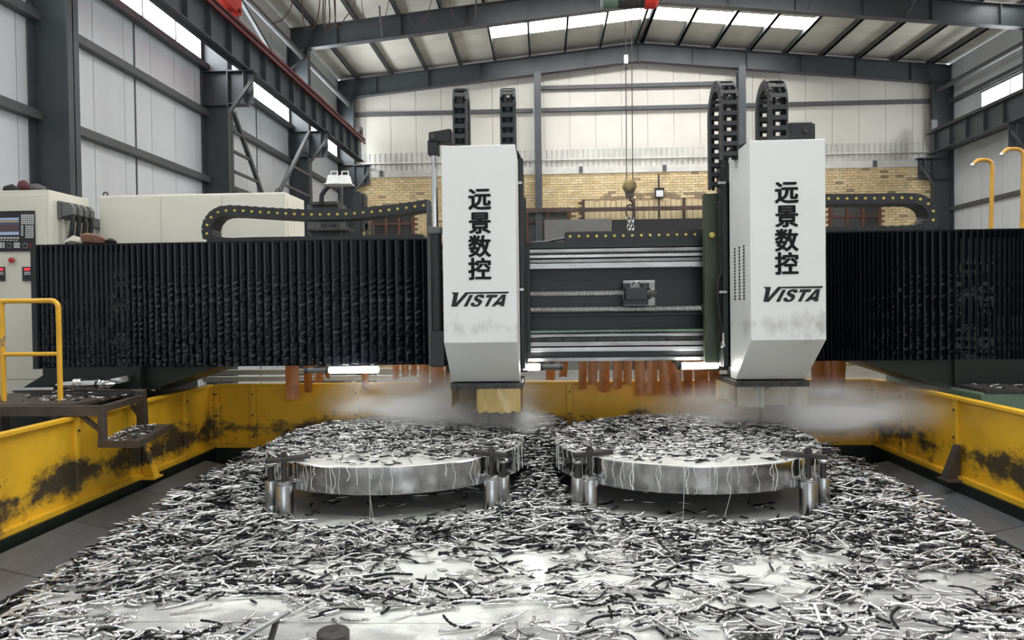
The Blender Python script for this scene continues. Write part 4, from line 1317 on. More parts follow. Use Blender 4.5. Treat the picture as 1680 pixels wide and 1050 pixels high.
# ------------------------------------------------------------------ work lights under the beam
def work_light(lab, px0, px1, px2, py, lit_left):
    Y = 7.95
    x0, x1, x2 = [P(p, py, Y).x for p in (px0, px1, px2)]
    z = P((px0+px2)/2, py, Y).z
    t = thing('work_light', lab, 'work light', ((x0+x2)/2, Y, z-.04), 'work lights under the gantry')
    lit = (x0, x1) if lit_left else (x1, x2)
    hou = (x1, x2) if lit_left else (x0, x1)
    part('tube', MB().lathe((lit[0], Y, z), [(.028, 0), (.036, .01), (.036, lit[1]-lit[0]-.01), (.028, lit[1]-lit[0])], 18, 0), 'lamp', t, True)
    part('housing', MB().lathe((hou[0], Y, z), [(.03, 0), (.03, hou[1]-hou[0])], 18, 0), 'grey_plastic', t, True)
    for xx in (hou[0]+.01, hou[1]-.03):
        part('end_ring', MB().lathe((xx, Y, z), [(.038, 0), (.038, .02)], 18, 0), 'black', t, True)
    xm = (hou[0]+hou[1])/2
    part('bracket', MB().box((xm-.03, Y-.01, z+.02), (xm+.03, Y+.25, z+.035)).box((xm-.03, Y+.22, z+.02), (xm+.03, Y+.25, 1.2)), 'black', t)
work_light('work light with grey housing glowing under the left bellows', 500, 540, 621, 607, False)
work_light('work light whose lit end shows just right of the left drill head', 858, 886, 924, 602, True)
work_light('bright work light just left of the right drill head', 1110, 1118, 1178, 600, False)

# ------------------------------------------------------------------ orange strip curtain behind the beam
strips = [(479, 22, 656), (505, 16, 645), (521, 12, 628), (537, 10, 622), (600, 12, 640), (650, 10, 624), (664, 12, 620), (680, 10, 618), (696, 16, 640), (716, 22, 650), (735, 8, 636),
          (905, 16, 626), (926, 14, 620), (957, 14, 640), (974, 16, 632), (992, 18, 645), (1014, 16, 640), (1031, 14, 634), (1049, 18, 650), (1070, 18, 648), (1089, 18, 650), (1108, 18, 652), (1128, 16, 650), (1150, 24, 652), (1172, 18, 648),
          (1342, 22, 655), (1358, 12, 640), (1377, 22, 656)]
cu = thing('strip_curtain', 'orange brown plastic strip curtain hanging behind the gantry beam', 'curtain', (0, 9.2, .75))
part('hanging_rod', MB().tube([(-3.2, 9.2, 1.17), (3.9, 9.2, 1.17)], .012, 8), 'dark_steel', cu)
for k, (px, w, py) in enumerate(strips):
    Y = 9.2+.012*(k % 2)
    x = P(px, 610, Y).x; hw = w/2/1220*9.2*1.05
    zt_, zb_ = 1.165, P(px, py, Y).z
    mb = MB()
    n, rows = 4, 6
    tw = random.uniform(-.06, .06); lean = random.uniform(-.02, .02)
    for s in (0, 1):
        for j in range(rows+1):
            for i in range(n+1):
                f = j/rows; u = -1+2*i/n
                jag = random.uniform(0, .03) if j == rows else 0
                mb.v.append((x+hw*u*(1-.1*f)+lean*f, Y+tw*u*f-.012*(1-u*u)+.004*s, zt_-(zt_-zb_)*f+jag))
    N = (rows+1)*(n+1)
    for s in (0, 1):
        for j in range(rows):
            for i in range(n):
                a = s*N+j*(n+1)+i
                mb.f.append((a, a+1, a+n+2, a+n+1))
    part('strip', mb, 'orange_strip', cu, True)

# ================================================================== CABINETS
Xc = P(83, 450, 8.9).x
ztc = P(83, 311, 8.9).z
cab = thing('control_cabinet', 'cream control cabinet with screen and keypad at the left edge', 'cabinet', (Xc-.6, 9.3, .75))
part('body', MB().box((Xc-1.4, 8.9, .75), (Xc, 9.7, ztc)), 'cream', cab, bevel=.008)
x0, x1 = P(0, 400, 8.9).x-.4, P(76, 400, 8.9).x
part('door', MB().box((x0, 8.882, .95), (x1, 8.9, P(60, 320, 8.9).z)), 'cream', cab, bevel=.004)
part('lower_panel', MB().box((x0, 8.885, .77), (x1, 8.9, .93)), 'cream', cab, bevel=.004)
part('side_panel', MB().box((Xc, 8.99, 1.0), (Xc+.012, 9.62, ztc-.12)), 'cream', cab, bevel=.004)
yk = 8.875
def panel_box(nm, pa, pb, m, depth=.02, parent=cab, Y=8.882):
    a, b = P(*pa, Y), P(*pb, Y)
    return part(nm, MB().box((a.x, Y-depth, b.z), (b.x, Y, a.z)), m, parent)
cp = panel_box('control_panel', (-12, 347), (59, 412), 'black', .02)
def on_panel(nm, pa, pb, m, d=.028):
    a, b = P(*pa, 8.86), P(*pb, 8.86)
    off = worldloc(cp)
    return part(nm, MB().box((a.x, 8.862-d+.02, b.z), (b.x, 8.8625, a.z)), m, cp)
on_panel('screen', (-8, 357), (32, 386), 'screen', .022)
on_panel('screen_row', (-6, 358), (31, 361), 'screen_pale', .0235)
on_panel('screen_row', (-6, 363), (31, 364), 'screen_yellow', .0235)
on_panel('screen_row', (-6, 369), (31, 379), 'screen_dark', .0235)
on_panel('screen_row', (-6, 381), (31, 385), 'screen_pale', .0235)
def keygrid(px0, py0, nx, ny, dx, dy, w, h):
    for i in range(nx):
        for j in range(ny):
            on_panel('key', (px0+i*dx, py0+j*dy), (px0+i*dx+w, py0+j*dy+h), 'key', .026)
keygrid(35, 352, 6, 5, 3.6, 3.4, 2.4, 2.4)
keygrid(35, 370, 1, 5, 3.6, 3.6, 3.0, 2.4)
keygrid(42, 370, 4, 6, 3.5, 3.6, 2.4, 2.4)
keygrid(1, 389, 6, 1, 5.3, 3.5, 3.6, 2.4)
keygrid(1, 393.5, 6, 1, 5.0, 3, 3.0, 1.4)
keygrid(0, 398, 2, 3, 4.4, 3.2, 3, 2.2)
keygrid(23, 398, 3, 3, 3.4, 3.2, 2.6, 2.2)
on_panel('stop_key', (48, 403), (52.5, 406.5), 'red_button', .026)
on_panel('stop_key', (49, 399), (51.5, 401.5), 'red_button', .026)
for px in (16, 42):
    c = P(px, 403, 8.86)
    k = part('dial', MB().lathe((c.x, 8.85, c.z), [(.036, 0), (.036, .012)], 20, 1), 'grey_plastic', cp)
    part('knob', MB().lathe((c.x, 8.83, c.z), [(.015, 0), (.017, .02)], 14, 1), 'black', k)
c = P(20, 427, 8.86)
es = part('emergency_stop', MB().lathe((c.x, 8.83, c.z), [(.02, 0), (.034, .008), (.034, .022), (.018, .03), (.018, .06)], 18, 1), 'red_button', cab, True)
for px in (-6, 38):
    d = panel_box('drive_display', (px, 438), (px+15, 461), 'black', .02)
    a, b = P(px+2, 440, 8.86), P(px+11, 443.5, 8.86)
    part('digits', MB().box((a.x, 8.858, b.z), (b.x, 8.863, a.z)), 'red_led', d)
    for i in range(3):
        for j in range(2):
            a = P(px+2+i*3.6, 446+j*3, 8.86)
            part('button', MB().box((a.x, 8.857, a.z-.014), (a.x+.018, 8.863, a.z)), 'key', d)
# connectors and conduits on the cabinet side
for k in range(4):
    yc = 9.08+k*.125
    z = P(105, 345, 9.1).z
    cn = part('connector', MB().box((Xc+.012, yc-.05, z-.11), (Xc+.06, yc+.05, z+.11)).prism([(Xc+.06, z-.09), (Xc+.06, z+.09), (Xc+.16, z+.09), (Xc+.21, z+.03), (Xc+.21, z-.06)], 1, yc-.04, yc+.04), 'grey_plastic', cab, bevel=.006)
    part('conduit', MB().tube([(Xc+.17, yc, z-.05), (Xc+.18, yc, z-.15), (Xc+.16, yc, z-.3), (Xc+.08, yc, z-.5), (Xc+.05, yc, z-.9)], .03, 12), 'rubber', cn, True)
# things lying on the cabinet
a = P(22, 305, 9.1)
def blob(nm, lab, cat, m, pts, rs, z0):
    mb = MB().tube(pts, rs, 10)
    rr = random.Random(len(lab))
    mb.v = [(x+rr.uniform(-.012, .012), y+rr.uniform(-.012, .012), max(z0, z+rr.uniform(-.012, .012))) for x, y, z in mb.v]
    return single(nm, mb, m, lab, cat, smooth=True)
blob('tool_bag', 'dark pouch with a knob lying on the control cabinet', 'pouch', 'rubber', [(P(9, 303, 9.2).x, 9.2, ztc+.05), (P(20, 303, 9.2).x, 9.2, ztc+.06), (P(31, 303, 9.2).x, 9.2, ztc+.03)], [.05, .06, .03], ztc)
blob('glove', 'maroon work glove draped over the front edge of the control cabinet', 'glove', 'cloth_red', [(P(32, 303, 8.95).x, 8.97, ztc+.05), (P(37, 302, 8.95).x, 8.96, ztc+.06), (P(42, 304, 8.95).x, 8.97, ztc+.04), (P(47, 306, 8.95).x, 8.99, ztc+.02)], [.05, .07, .055, .03], ztc)
blob('rag', 'dark grey rag lying on the control cabinet beside the maroon glove', 'rag', 'cloth_grey', [(P(46, 304, 9.0).x, 9.0, ztc+.03), (P(60, 303, 9.0).x, 9.0, ztc+.045), (P(74, 307, 9.0).x, 9.0, ztc+.02)], [.04, .045, .02], ztc)

# large cream electrical cabinet behind the beam
xr2, xl2 = P(468, 350, 9.6).x, P(163, 350, 9.6).x
zt2 = P(320, 318, 9.6).z
ec = thing('electrical_cabinet', 'long cream electrical cabinet standing behind the gantry beam', 'cabinet', ((xl2+xr2)/2, 10, 2.02))
part('body', MB().box((xl2, 9.6, 2.02), (xr2, 10.38, zt2)), 'cream', ec, bevel=.008)
n = 3
for k in range(n):
    a = xl2+.015+(xr2-xl2-.03)*k/n; b = xl2+.015+(xr2-xl2-.03)*(k+1)/n
    part('door', MB().box((a+.004, 9.588, 2.06), (b-.004, 9.6, zt2-.02)), 'cream', ec, bevel=.003)
part('side_panel', MB().box((xr2, 9.68, 2.15), (xr2+.012, 10.3, zt2-.08)), 'cream', ec, bevel=.003)
for px in (173, 456):
    c = P(px, 314, 9.7)
    pts = [(c.x+.03*math.cos(R(t)), 9.7, zt2+.03+.03*math.sin(R(t))) for t in range(0, 361, 30)]
    part('lifting_eye', MB().tube(pts, .01, 6, False), 'dark_steel', ec)

# gloves and rags on the beam top, left end
zt3 = zt_l+.014
blob('rag', 'pale crumpled rag lying on the bellows beside the cabinet conduits', 'rag', 'pale_cloth', [(P(102, 399, GY).x, 8.05, zt3+.03), (P(112, 399, GY).x, 8.06, zt3+.05), (P(126, 399, GY).x, 8.08, zt3+.03)], [.02, .045, .03], zt3)
blob('glove', 'tan leather glove lying open on the left end of the bellows', 'glove', 'leather', [(P(130, 395, GY).x, 8.05, zt3+.055), (P(140, 394, GY).x, 8.05, zt3+.065), (P(152, 397, GY).x, 8.07, zt3+.05), (P(166, 399, GY).x, 8.1, zt3+.025)], [.055, .065, .055, .03], zt3)
blob('rag', 'black rag at the right of the tan glove on the bellows', 'rag', 'rubber', [(P(166, 399, GY).x, 8.06, zt3+.02), (P(173, 398, GY).x, 8.06, zt3+.03), (P(181, 400, GY).x, 8.08, zt3+.015)], [.02, .03, .015], zt3)

# ================================================================== LEFT PLATFORM, HANDRAIL, STEP
pf = thing('access_platform', 'brown steel access platform with a step hung over the left fence', 'platform', (-4.6, 7.1, ZF))
ZP = .92
part('deck', MB().box((-5.6, 6.62, ZP-.03), (-4.32, 7.85, ZP)), 'shelf_steel', pf)
part('front_beam', MB().bar((-5.6, 6.55, ZP-.045), (-3.96, 6.5, ZP-.045), .07, .09), 'shelf_steel', pf)
part('side_beam', MB().bar((-3.98, 6.5, ZP-.03), (-4.08, 7.35, ZP-.03), .06, .06), 'shelf_steel', pf)
part('deck_bar', MB().bar((-4.9, 7.55, ZP+.02), (-4.1, 7.35, ZP+.02), .05, .05), 'dark_steel', pf)
part('deck_bar', MB().bar((-5.2, 7.3, ZP+.02), (-4.25, 7.2, ZP+.02), .03, .03), 'dark_steel', pf)
part('hanger', MB().bar((-3.98, 6.5, ZP-.02), (-3.98, 6.5, .60), .06, .06), 'shelf_steel', pf, bevel=.006)
part('hanger', MB().bar((-4.10, 7.36, ZP+.05), (-4.12, 7.42, .60), .09, .07), 'shelf_steel', pf, bevel=.006)
part('gusset', MB().bar((-4.2, 6.52, ZP-.08), (-4.0, 6.5, ZP-.22), .035, .035), 'shelf_steel', pf)
part('gusset', MB().bar((-4.3, 7.42, ZP-.02), (-4.12, 7.4, ZP-.25), .035, .035), 'shelf_steel', pf)
st = [(-4.0, 6.46), (-3.62, 6.44), (-3.83, 7.46), (-4.2, 7.48)]
part('step_plate', MB().prism(st, 2, .575, .60), 'shelf_steel', pf)
part('step_lip', MB().bar((-4.0, 6.46, .58), (-3.62, 6.44, .58), .012, .06).bar((-3.62, 6.44, .58), (-3.83, 7.46, .58), .012, .06), 'shelf_steel', pf)
for lx in (-5.5, -4.6):
    for ly in (6.7, 7.7):
        part('leg', MB().box((lx, ly, ZF), (lx+.08, ly+.08, ZP-.03)), 'shelf_steel', pf)
hr = thing('handrail', 'worn yellow tubular handrail on the left platform', 'handrail', (-4.75, 6.9, ZP))
xp, xq = P(97, 560, 6.9).x, P(4, 560, 6.9).x
ztr = P(60, 493.5, 6.9).z; zlr = P(50, 581, 6.9).z
rad = .07
pts = [(xp, 6.9, ZP), (xp, 6.9, ztr-rad)] + [(xp-rad+rad*math.cos(R(a)), 6.9, ztr-rad+rad*math.sin(R(a))) for a in (20, 45, 70, 90)] + [(xq-.7, 6.9, ztr)]
part('top_tube', MB().tube(pts, .024, 14), 'yellow_clean', hr, True)
part('post', MB().tube([(xq, 6.9, ZP), (xq, 6.9, ztr)], .024, 14), 'yellow_clean', hr, True)
part('lower_tube', MB().tube([(xp, 6.9, zlr), (xq-.7, 6.9, zlr)], .02, 14), 'yellow_clean', hr, True)
# tool holder lying on the deck
c = P(145, 634, 7.7)
tl = thing('tool_holder', 'silver milling tool holder lying on the platform', 'tool holder', (c.x, 7.65, ZP))
prof = [(.012, 0), (.02, .02), (.02, .05), (.035, .06), (.048, .2), (.075, .2), (.075, .235), (.06, .24), (.075, .245), (.075, .275), (.05, .28), (.055, .4), (.06, .41), (.06, .47), (.045, .48), (.045, .53), (.012, .6)]
tb_ = MB().lathe((0, 0, 0), prof, 24, 0)
tb_.v = [(x+c.x-.3, y+7.62+x*.12, z+ZP+.077) for x, y, z in tb_.v]
part('arbor', tb_, 'chrome', tl, True)
rg = MB().lathe((0, 0, 0), [(.062, .42), (.062, .445)], 24, 0)
rg.v = [(x+c.x-.3, y+7.62+x*.12, z+ZP+.077) for x, y, z in rg.v]
part('ring', rg, 'black', tl, True)
single('steel_angle', MB().bar((c.x+.05, 7.80, ZP+.06), (c.x+.4, 7.78, ZP+.13), .05, .06).bar((c.x+.05, 7.77, ZP+.03), (c.x+.4, 7.75, ZP+.10), .05, .01), 'steel', 'bright offcut of steel angle lying behind the tool holder', 'offcut')
single('steel_rod', MB().tube([(c.x-.75, 7.6, ZP+.03), (c.x-.32, 7.62, ZP+.03)], .024, 12), 'steel', 'short bright steel bar lying left of the tool holder', 'bar', smooth=True)

# ================================================================== RIGHT SIDE PIPES
def crook(lab, px, py_top, pxl, Y, r=.022):
    a = P(px, py_top, Y); b = P(pxl, py_top, Y)
    pts = [(a.x-.05, Y, .86), (a.x, Y, a.z-.08)] + [(a.x-.08+.08*math.cos(R(t)), Y, a.z-.08+.08*math.sin(R(t))) for t in (30, 60, 90)]
    pts += [(b.x+.05, Y, a.z), (b.x+.02, Y, a.z-.01), (b.x-.02, Y, a.z-.05)]
    t = thing('bent_pipe', lab, 'pipe', (a.x-.05, Y, .86), 'ochre bent pipes on the right')
    part('pipe', MB().tube(pts, r, 12), 'orange_pipe', t, True)
    part('spout', MB().tube([(b.x-.02, Y, a.z-.05), (b.x-.035, Y, a.z-.075)], r*1.15, 12), 'steel', t, True)
    part('foot_plate', MB().box((a.x-.12, Y-.06, .86), (a.x+.02, Y+.06, .872)), 'dark_steel', t)
crook('ochre bent pipe standing behind the right bellows, the left of two', 1628, 262, 1600, 9.3, .024)
crook('ochre bent pipe at the right edge of the picture with a crooked end', 1679, 244, 1648, 8.9, .022)
c = P(1676, 300, 9.0)
hp = thing('pendant_box', 'grey rounded switch plate on the right edge bent pipe', 'switch box', (c.x, 8.88, c.z-.1))
part('plate', MB().box((c.x-.03, 8.80, c.z-.1), (c.x+.12, 8.86, c.z+.1)), 'grey_plastic', hp, bevel=.02)
part('button', MB().lathe((c.x+.02, 8.795, c.z+.05), [(.015, 0), (.015, .01)], 12, 1), 'black', hp)

# ================================================================== MACHINE IN THE BACKGROUND (left of the left head)
Yb2 = 14.0
def Q(px, py, Y=Yb2): return P(px, py, Y)
bmch = thing('drilling_machine', 'old grey drilling machine standing behind the gantry on the left', 'machine', (Q(535, 390).x, 14.3, ZF))
def qbox(nm, pa, pb, m, y0=14.0, y1=14.6, bev=.01, zb=None):
    a, b = Q(*pa, y0), Q(*pb, y0)
    part(nm, MB().box((a.x, y0, b.z if zb is None else zb), (b.x, y1, a.z)), m, bmch, bevel=bev)
qbox('column', (503, 336), (556, 378), 'girt', 14.1, 14.7)
qbox('top_plate', (508, 331), (552, 336), 'dark_steel', 14.0, 14.7)
qbox('table', (503, 374), (572, 378), 'dark_steel', 13.9, 14.7)
qbox('base', (505, 378), (560, 400), 'girt', 14.1, 14.7, .01, ZF)
qbox('tool_tray', (526, 366), (546, 374), 'black', 13.92, 14.2)
qbox('mast', (556, 290), (562, 400), 'girt', 14.0, 14.1, .005, ZF)
qbox('motor', (575, 314), (594, 345), 'black', 13.8, 14.2, .04)
qbox('motor_cover', (592, 318), (598, 345), 'black', 13.85, 14.1)
qbox('slide', (580, 345), (592, 400), 'black', 13.9, 14.1, .01, ZF)
qbox('bracket', (592, 360), (604, 378), 'dark_steel', 13.95, 14.1)
qbox('support_post', (599, 366), (604, 400), 'dark_steel', 13.95, 14.05, .005, ZF)
qbox('support_post', (609, 370), (613, 400), 'dark_steel', 13.95, 14.05, .005, ZF)
part('bent_arm', MB().tube([Q(527, 335), Q(528, 320), Q(533, 312), Q(546, 299)], .045, 10), 'black', bmch, True)
for k in range(8):
    a = Q(569, 350+k*6, 13.95)
    part('chain_link', MB().lathe((a.x, 13.93, a.z), [(.035, 0), (.035, .04)], 10, 1), 'black', bmch)
for k, (px, dx) in enumerate(((547, -1), (565, 1))):
    a = Q(px, 296, 13.7)
    fl_ = thing('floodlight', 'white floodlight with handle on the mast, '+('the left one' if k == 0 else 'the right one'), 'floodlight', (a.x, 13.7, a.z-.08), 'white floodlights on the mast')
    z = a.z
    mb = MB().add([(a.x-.12, 13.6, z-.07), (a.x+.12, 13.6, z-.07), (a.x+.12, 13.85, z-.07), (a.x-.12, 13.85, z-.07), (a.x-.085, 13.63, z+.09), (a.x+.085, 13.63, z+.09), (a.x+.085, 13.82, z+.09), (a.x-.085, 13.82, z+.09)],
                  [(0,3,2,1),(4,5,6,7),(0,1,5,4),(1,2,6,5),(2,3,7,6),(3,0,4,7)])
    part('housing', mb, 'white_paint', fl_, bevel=.008)
    part('visor', MB().box((a.x-.15, 13.57, z-.085), (a.x+.15, 13.88, z-.07)), 'white_paint', fl_)
    part('handle', MB().tube([(a.x-.05, 13.72, z+.09), (a.x-.05, 13.72, z+.17), (a.x+.07, 13.72, z+.17), (a.x+.07, 13.72, z+.09)], .014, 8), 'white_paint', fl_)
    part('arm', MB().tube([(a.x+.05*-dx, 13.85, z), (Q(559, 292).x, 14.02, z)], .03, 8), 'black', fl_)
# pale pipes and floor litter seen between beam and fence
for k, (px0, px1, py, lab) in enumerate(((340, 740, 611, 'pale grey pipe lying behind the back fence on the left, upper'), (335, 735, 622, 'pale grey pipe lying behind the back fence on the left, lower'))):
    a, b = P(px0, py, 10.4+k*.3), P(px1, py, 10.4+k*.3)
    single('pale_rail', MB().bar((a.x, 10.4+k*.3, a.z), (b.x, 10.4+k*.3, a.z), .1, .07), 'corr', lab, 'rail')
    # trestle legs so the rails stand on the floor

# ================================================================== CHIPS
def heap_h(x, y):
    """height of the chip heap above the table / trough"""
    x = np.asarray(x, float); y = np.asarray(y, float)
    base = np.where((np.abs(x) < TX) & (y < TY1), 0.0, -.2)
    mid = .44*np.exp(-((x+.06)/(.30+.10*np.clip(y-7.2, 0, 3)))**2)*smooth01(6.5, 8.0, y)*(1-smooth01(8.7, 9.2, y)*.6)
    left = .16*np.exp(-((x+3.15)/.5)**2)*smooth01(5.4, 6.4, y)*(1-.5*smooth01(8.0, 9.1, y))
    right = .10*np.exp(-((x-2.85)/.35)**2)*smooth01(4.6, 6.4, y)*(1-.4*smooth01(7.8, 9.0, y))
    back = .12*smooth01(7.9, 8.6, y)*(1-.5*smooth01(8.8, 9.25, y))*(1-smooth01(3.3, 3.9, np.abs(x)))
    frontl = .05*np.exp(-((x+2.9)/.5)**2)*smooth01(3.9, 5, y)
    rip = .02*np.sin(x*5.1+1.3)*np.sin(y*4.3+.4)
    h = np.maximum.reduce([mid, left, right, back, frontl])
    return base + h + rip*(h > .03)

def vnoise(x, y, seed, cell):
    r = np.random.default_rng(seed); g = r.random((64, 64))
    u = np.asarray(x)/cell+17.3; v = np.asarray(y)/cell+9.1
    i = np.floor(u).astype(int); j = np.floor(v).astype(int)
    fu = u-i; fv = v-j
    fu = fu*fu*(3-2*fu); fv = fv*fv*(3-2*fv)
    G = lambda a, b: g[a % 64, b % 64]
    return (G(i, j)*(1-fu)+G(i+1, j)*fu)*(1-fv)+(G(i, j+1)*(1-fu)+G(i+1, j+1)*fu)*fv

def density(x, y):
    """0..1 share of chip cover on the table"""
    d = .27 + .85*smooth01(4.7, 5.9, y)
    d += .25*smooth01(1.9, 2.9, np.abs(x))
    n = .6*vnoise(x, y*1.7, 3, .55)+.4*vnoise(x, y*1.7, 4, .22)
    d = d*np.clip(.1+2.0*(n-.2), 0.03, 1.6)
    clear = 1-smooth01(.55, .95, np.sqrt(((x+.55)/1.9)**2+((y-4.95)/.75)**2))
    d = d*(1-.55*clear)
    for cx, cy_ in DISC:
        r = np.hypot(x-cx, y-cy_)
        d = np.where(r < 1.42, .012+1.0*smooth01(1.24, 1.28, r)*smooth01(-1.0, -.55, y-cy_), d)
    return np.clip(d, 0, 1)

def bulk_chips(name, pos, L, rad, th, kap, tilt, roll, nseg=6, ns=4, coil=.35):
    N = len(L)
    t = np.linspace(-.5, .5, nseg+1)
    ang = th[:, None]+kap[:, None]*t[None]
    ds = L[:, None]/nseg
    cx = np.cos(ang)*ds; cy_ = np.sin(ang)*ds
    X = np.cumsum(cx, 1)-cx[:, :1]; Y = np.cumsum(cy_, 1)-cy_[:, :1]
    X -= X.mean(1, keepdims=True); Y -= Y.mean(1, keepdims=True)
    Z = tilt[:, None]*L[:, None]*t[None] + rng.normal(0, 1, (N, 1))*.25*L[:, None]*(t[None]**2-.08)
    C = np.stack([X+pos[:, 0:1], Y+pos[:, 1:2], Z+pos[:, 2:3]], -1)
    nx, ny = -np.sin(ang), np.cos(ang)
    rr = rad[:, None]*(1+coil*np.where(np.arange(nseg+1) % 2 == 0, -1, 1)[None]*.5)
    rr = rr*np.where((np.arange(nseg+1) == 0) | (np.arange(nseg+1) == nseg), .6, 1)[None]
    V_ = np.zeros((N, nseg+1, ns, 3))
    for k in range(ns):
        a = 2*math.pi*k/ns + roll[:, None] + .35*np.arange(nseg+1)[None]
        ca, sa = np.cos(a)*rr, np.sin(a)*rr
        V_[:, :, k, 0] = C[..., 0]+nx*ca
        V_[:, :, k, 1] = C[..., 1]+ny*ca
        V_[:, :, k, 2] = C[..., 2]+sa
    per = (nseg+1)*ns
    fq = []
    for i in range(nseg):
        for k in range(ns):
            fq.append((i*ns+k, i*ns+(k+1) % ns, (i+1)*ns+(k+1) % ns, (i+1)*ns+k))
    fq = np.array(fq)
    faces = (fq[None]+(np.arange(N)*per)[:, None, None]).reshape(-1, 4)
    return V_.reshape(-1, 3), faces

def np_mesh(name, v, f, m, per=0):
    me = bpy.data.meshes.new(name)
    me.vertices.add(len(v)); me.vertices.foreach_set('co', v.astype(np.float32).ravel())
    me.loops.add(f.size); me.loops.foreach_set('vertex_index', f.astype(np.int32).ravel())
    me.polygons.add(len(f)); me.polygons.foreach_set('loop_start', np.arange(0, f.size, 4, dtype=np.int32))
    me.update(calc_edges=True)
    me.materials.append(MT[m])
    me.shade_smooth()
    if per:
        n_ = len(v)//per
        tone = np.where(rng.random(n_) < .34, rng.uniform(0, .25, n_), rng.uniform(.35, 1, n_))
        at = me.attributes.new('tone', 'FLOAT', 'POINT')
        at.data.foreach_set('value', np.repeat(tone, per).astype(np.float32))
    return me

def sample(n, x0, x1, y0, y1, dens):
    out = []
    tot = 0
    while tot < n:
        x = rng.uniform(x0, x1, n*3); y = rng.uniform(y0, y1, n*3)
        k = rng.random(n*3) < dens(x, y)
        q = np.stack([x[k], y[k]], 1)
        out.append(q); tot += len(q)
    return np.concatenate(out)[:n]

def chip_params(n, big=1.0):
    L = rng.gamma(5, .028, n)*big
    L = np.clip(L, .05, .30)
    rad = rng.uniform(.0058, .0098, n)
    th = rng.normal(.12, .55, n)
    wild = rng.random(n) < .45
    th[wild] = rng.uniform(0, math.pi, wild.sum())
    kap = rng.normal(0, .55, n)
    tilt = rng.normal(0, .10, n)
    return L, rad, th, kap, tilt, rng.uniform(0, 6, n)

# --- table and trough chips (one uncountable carpet)
NT_ = 23500
inside = lambda x, y: np.where((np.abs(x) < 3.95) & ~((np.abs(x) > 3.62) & (y < 7.4)), density(x, y), 0)*np.where(np.abs(x) > 3.3, .75, 1)*np.where(np.abs(x) > 3.25, smooth01(3.5, 5.2, y), 1)*np.where((x > 3.2) & (y < 8.3), 1-smooth01(3.2, 3.3, x), 1)
pos = sample(NT_, -3.8, 3.8, 4.55, 9.22, inside)
# keep clear of jacks and clamps
def clear_posts(pos):
    k = np.ones(len(pos), bool)
    for (jx, jy), (kx, ky), _, _ in FIX:
        k &= np.hypot(pos[:, 0]-jx, pos[:, 1]-jy) > .085
        k &= np.hypot(pos[:, 0]-kx, pos[:, 1]-ky) > .105
    return k
pos = pos[clear_posts(pos)]
n = len(pos)
L, rad, th, kap, tilt, roll = chip_params(n)
for cx, cy_ in DISC:
    rr = np.hypot(pos[:, 0]-cx, pos[:, 1]-cy_)
    L = np.where(rr < 1.4, L*.75, L)
hh = heap_h(pos[:, 0], pos[:, 1])
z = hh + rad + rng.random(n)**1.5*(.015+.05*density(pos[:, 0], pos[:, 1])) 
v, f = bulk_chips('c', np.column_stack([pos, z]), L, rad, th, kap, tilt, roll)
ch = bpy.data.objects.new('metal_chips', np_mesh('metal_chips', v, f, 'chip', len(v)//n))
link(ch); tag(ch, 'carpet of curled steel drilling chips spread over the table and trough', 'chips', kind='stuff')

# near sparse strip between the individual chips and the carpet is handled by the singles below
# heap body under the chips
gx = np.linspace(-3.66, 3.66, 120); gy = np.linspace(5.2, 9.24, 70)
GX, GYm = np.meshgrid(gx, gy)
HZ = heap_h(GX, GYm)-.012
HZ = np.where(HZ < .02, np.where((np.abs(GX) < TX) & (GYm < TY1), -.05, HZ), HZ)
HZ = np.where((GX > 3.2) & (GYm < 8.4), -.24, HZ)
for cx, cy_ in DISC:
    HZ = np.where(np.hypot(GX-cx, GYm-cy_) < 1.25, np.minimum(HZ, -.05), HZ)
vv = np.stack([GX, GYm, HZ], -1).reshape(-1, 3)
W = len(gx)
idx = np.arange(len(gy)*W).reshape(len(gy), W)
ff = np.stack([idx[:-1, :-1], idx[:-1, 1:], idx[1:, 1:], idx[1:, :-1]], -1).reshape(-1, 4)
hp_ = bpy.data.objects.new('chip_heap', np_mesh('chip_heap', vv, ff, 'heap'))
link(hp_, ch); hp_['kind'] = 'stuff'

# --- chips heaped on each disc
for di, (cx, cy_) in enumerate(DISC):
    nd = 6000
    def dd(x, y):
        r = np.hypot(x-cx, y-cy_)
        edge = cy_-.8+.14*np.sin(x*3.1+di)+.12*vnoise(x, y, 8+di, .3)
        d = .07+.93*smooth01(-.12, .18, y-edge)
        return np.where(r < 1.21, d, 0)
    p = sample(nd, cx-1.25, cx+1.25, cy_-1.25, cy_+1.25, dd)
    L, rad, th, kap, tilt, roll = chip_params(nd, .62)
    rad *= .82
    r = np.hypot(p[:, 0]-cx, p[:, 1]-cy_)
    hz = .075*smooth01(-.5, .8, p[:, 1]-cy_)*(1-smooth01(1.0, 1.3, r)*.5)
    zz = DZ1+.004+rad+rng.random(nd)*(.01+hz)
    v, f = bulk_chips('c', np.column_stack([p, zz]), L, rad, th, kap, tilt*.6, roll, 5, 4)
    o = bpy.data.objects.new('metal_chips', np_mesh('metal_chips', v, f, 'chip', len(v)//len(L)))
    link(o); tag(o, 'heap of curled steel chips on top of the %s steel disc' % ('left', 'right')[di], 'chips', kind='stuff')

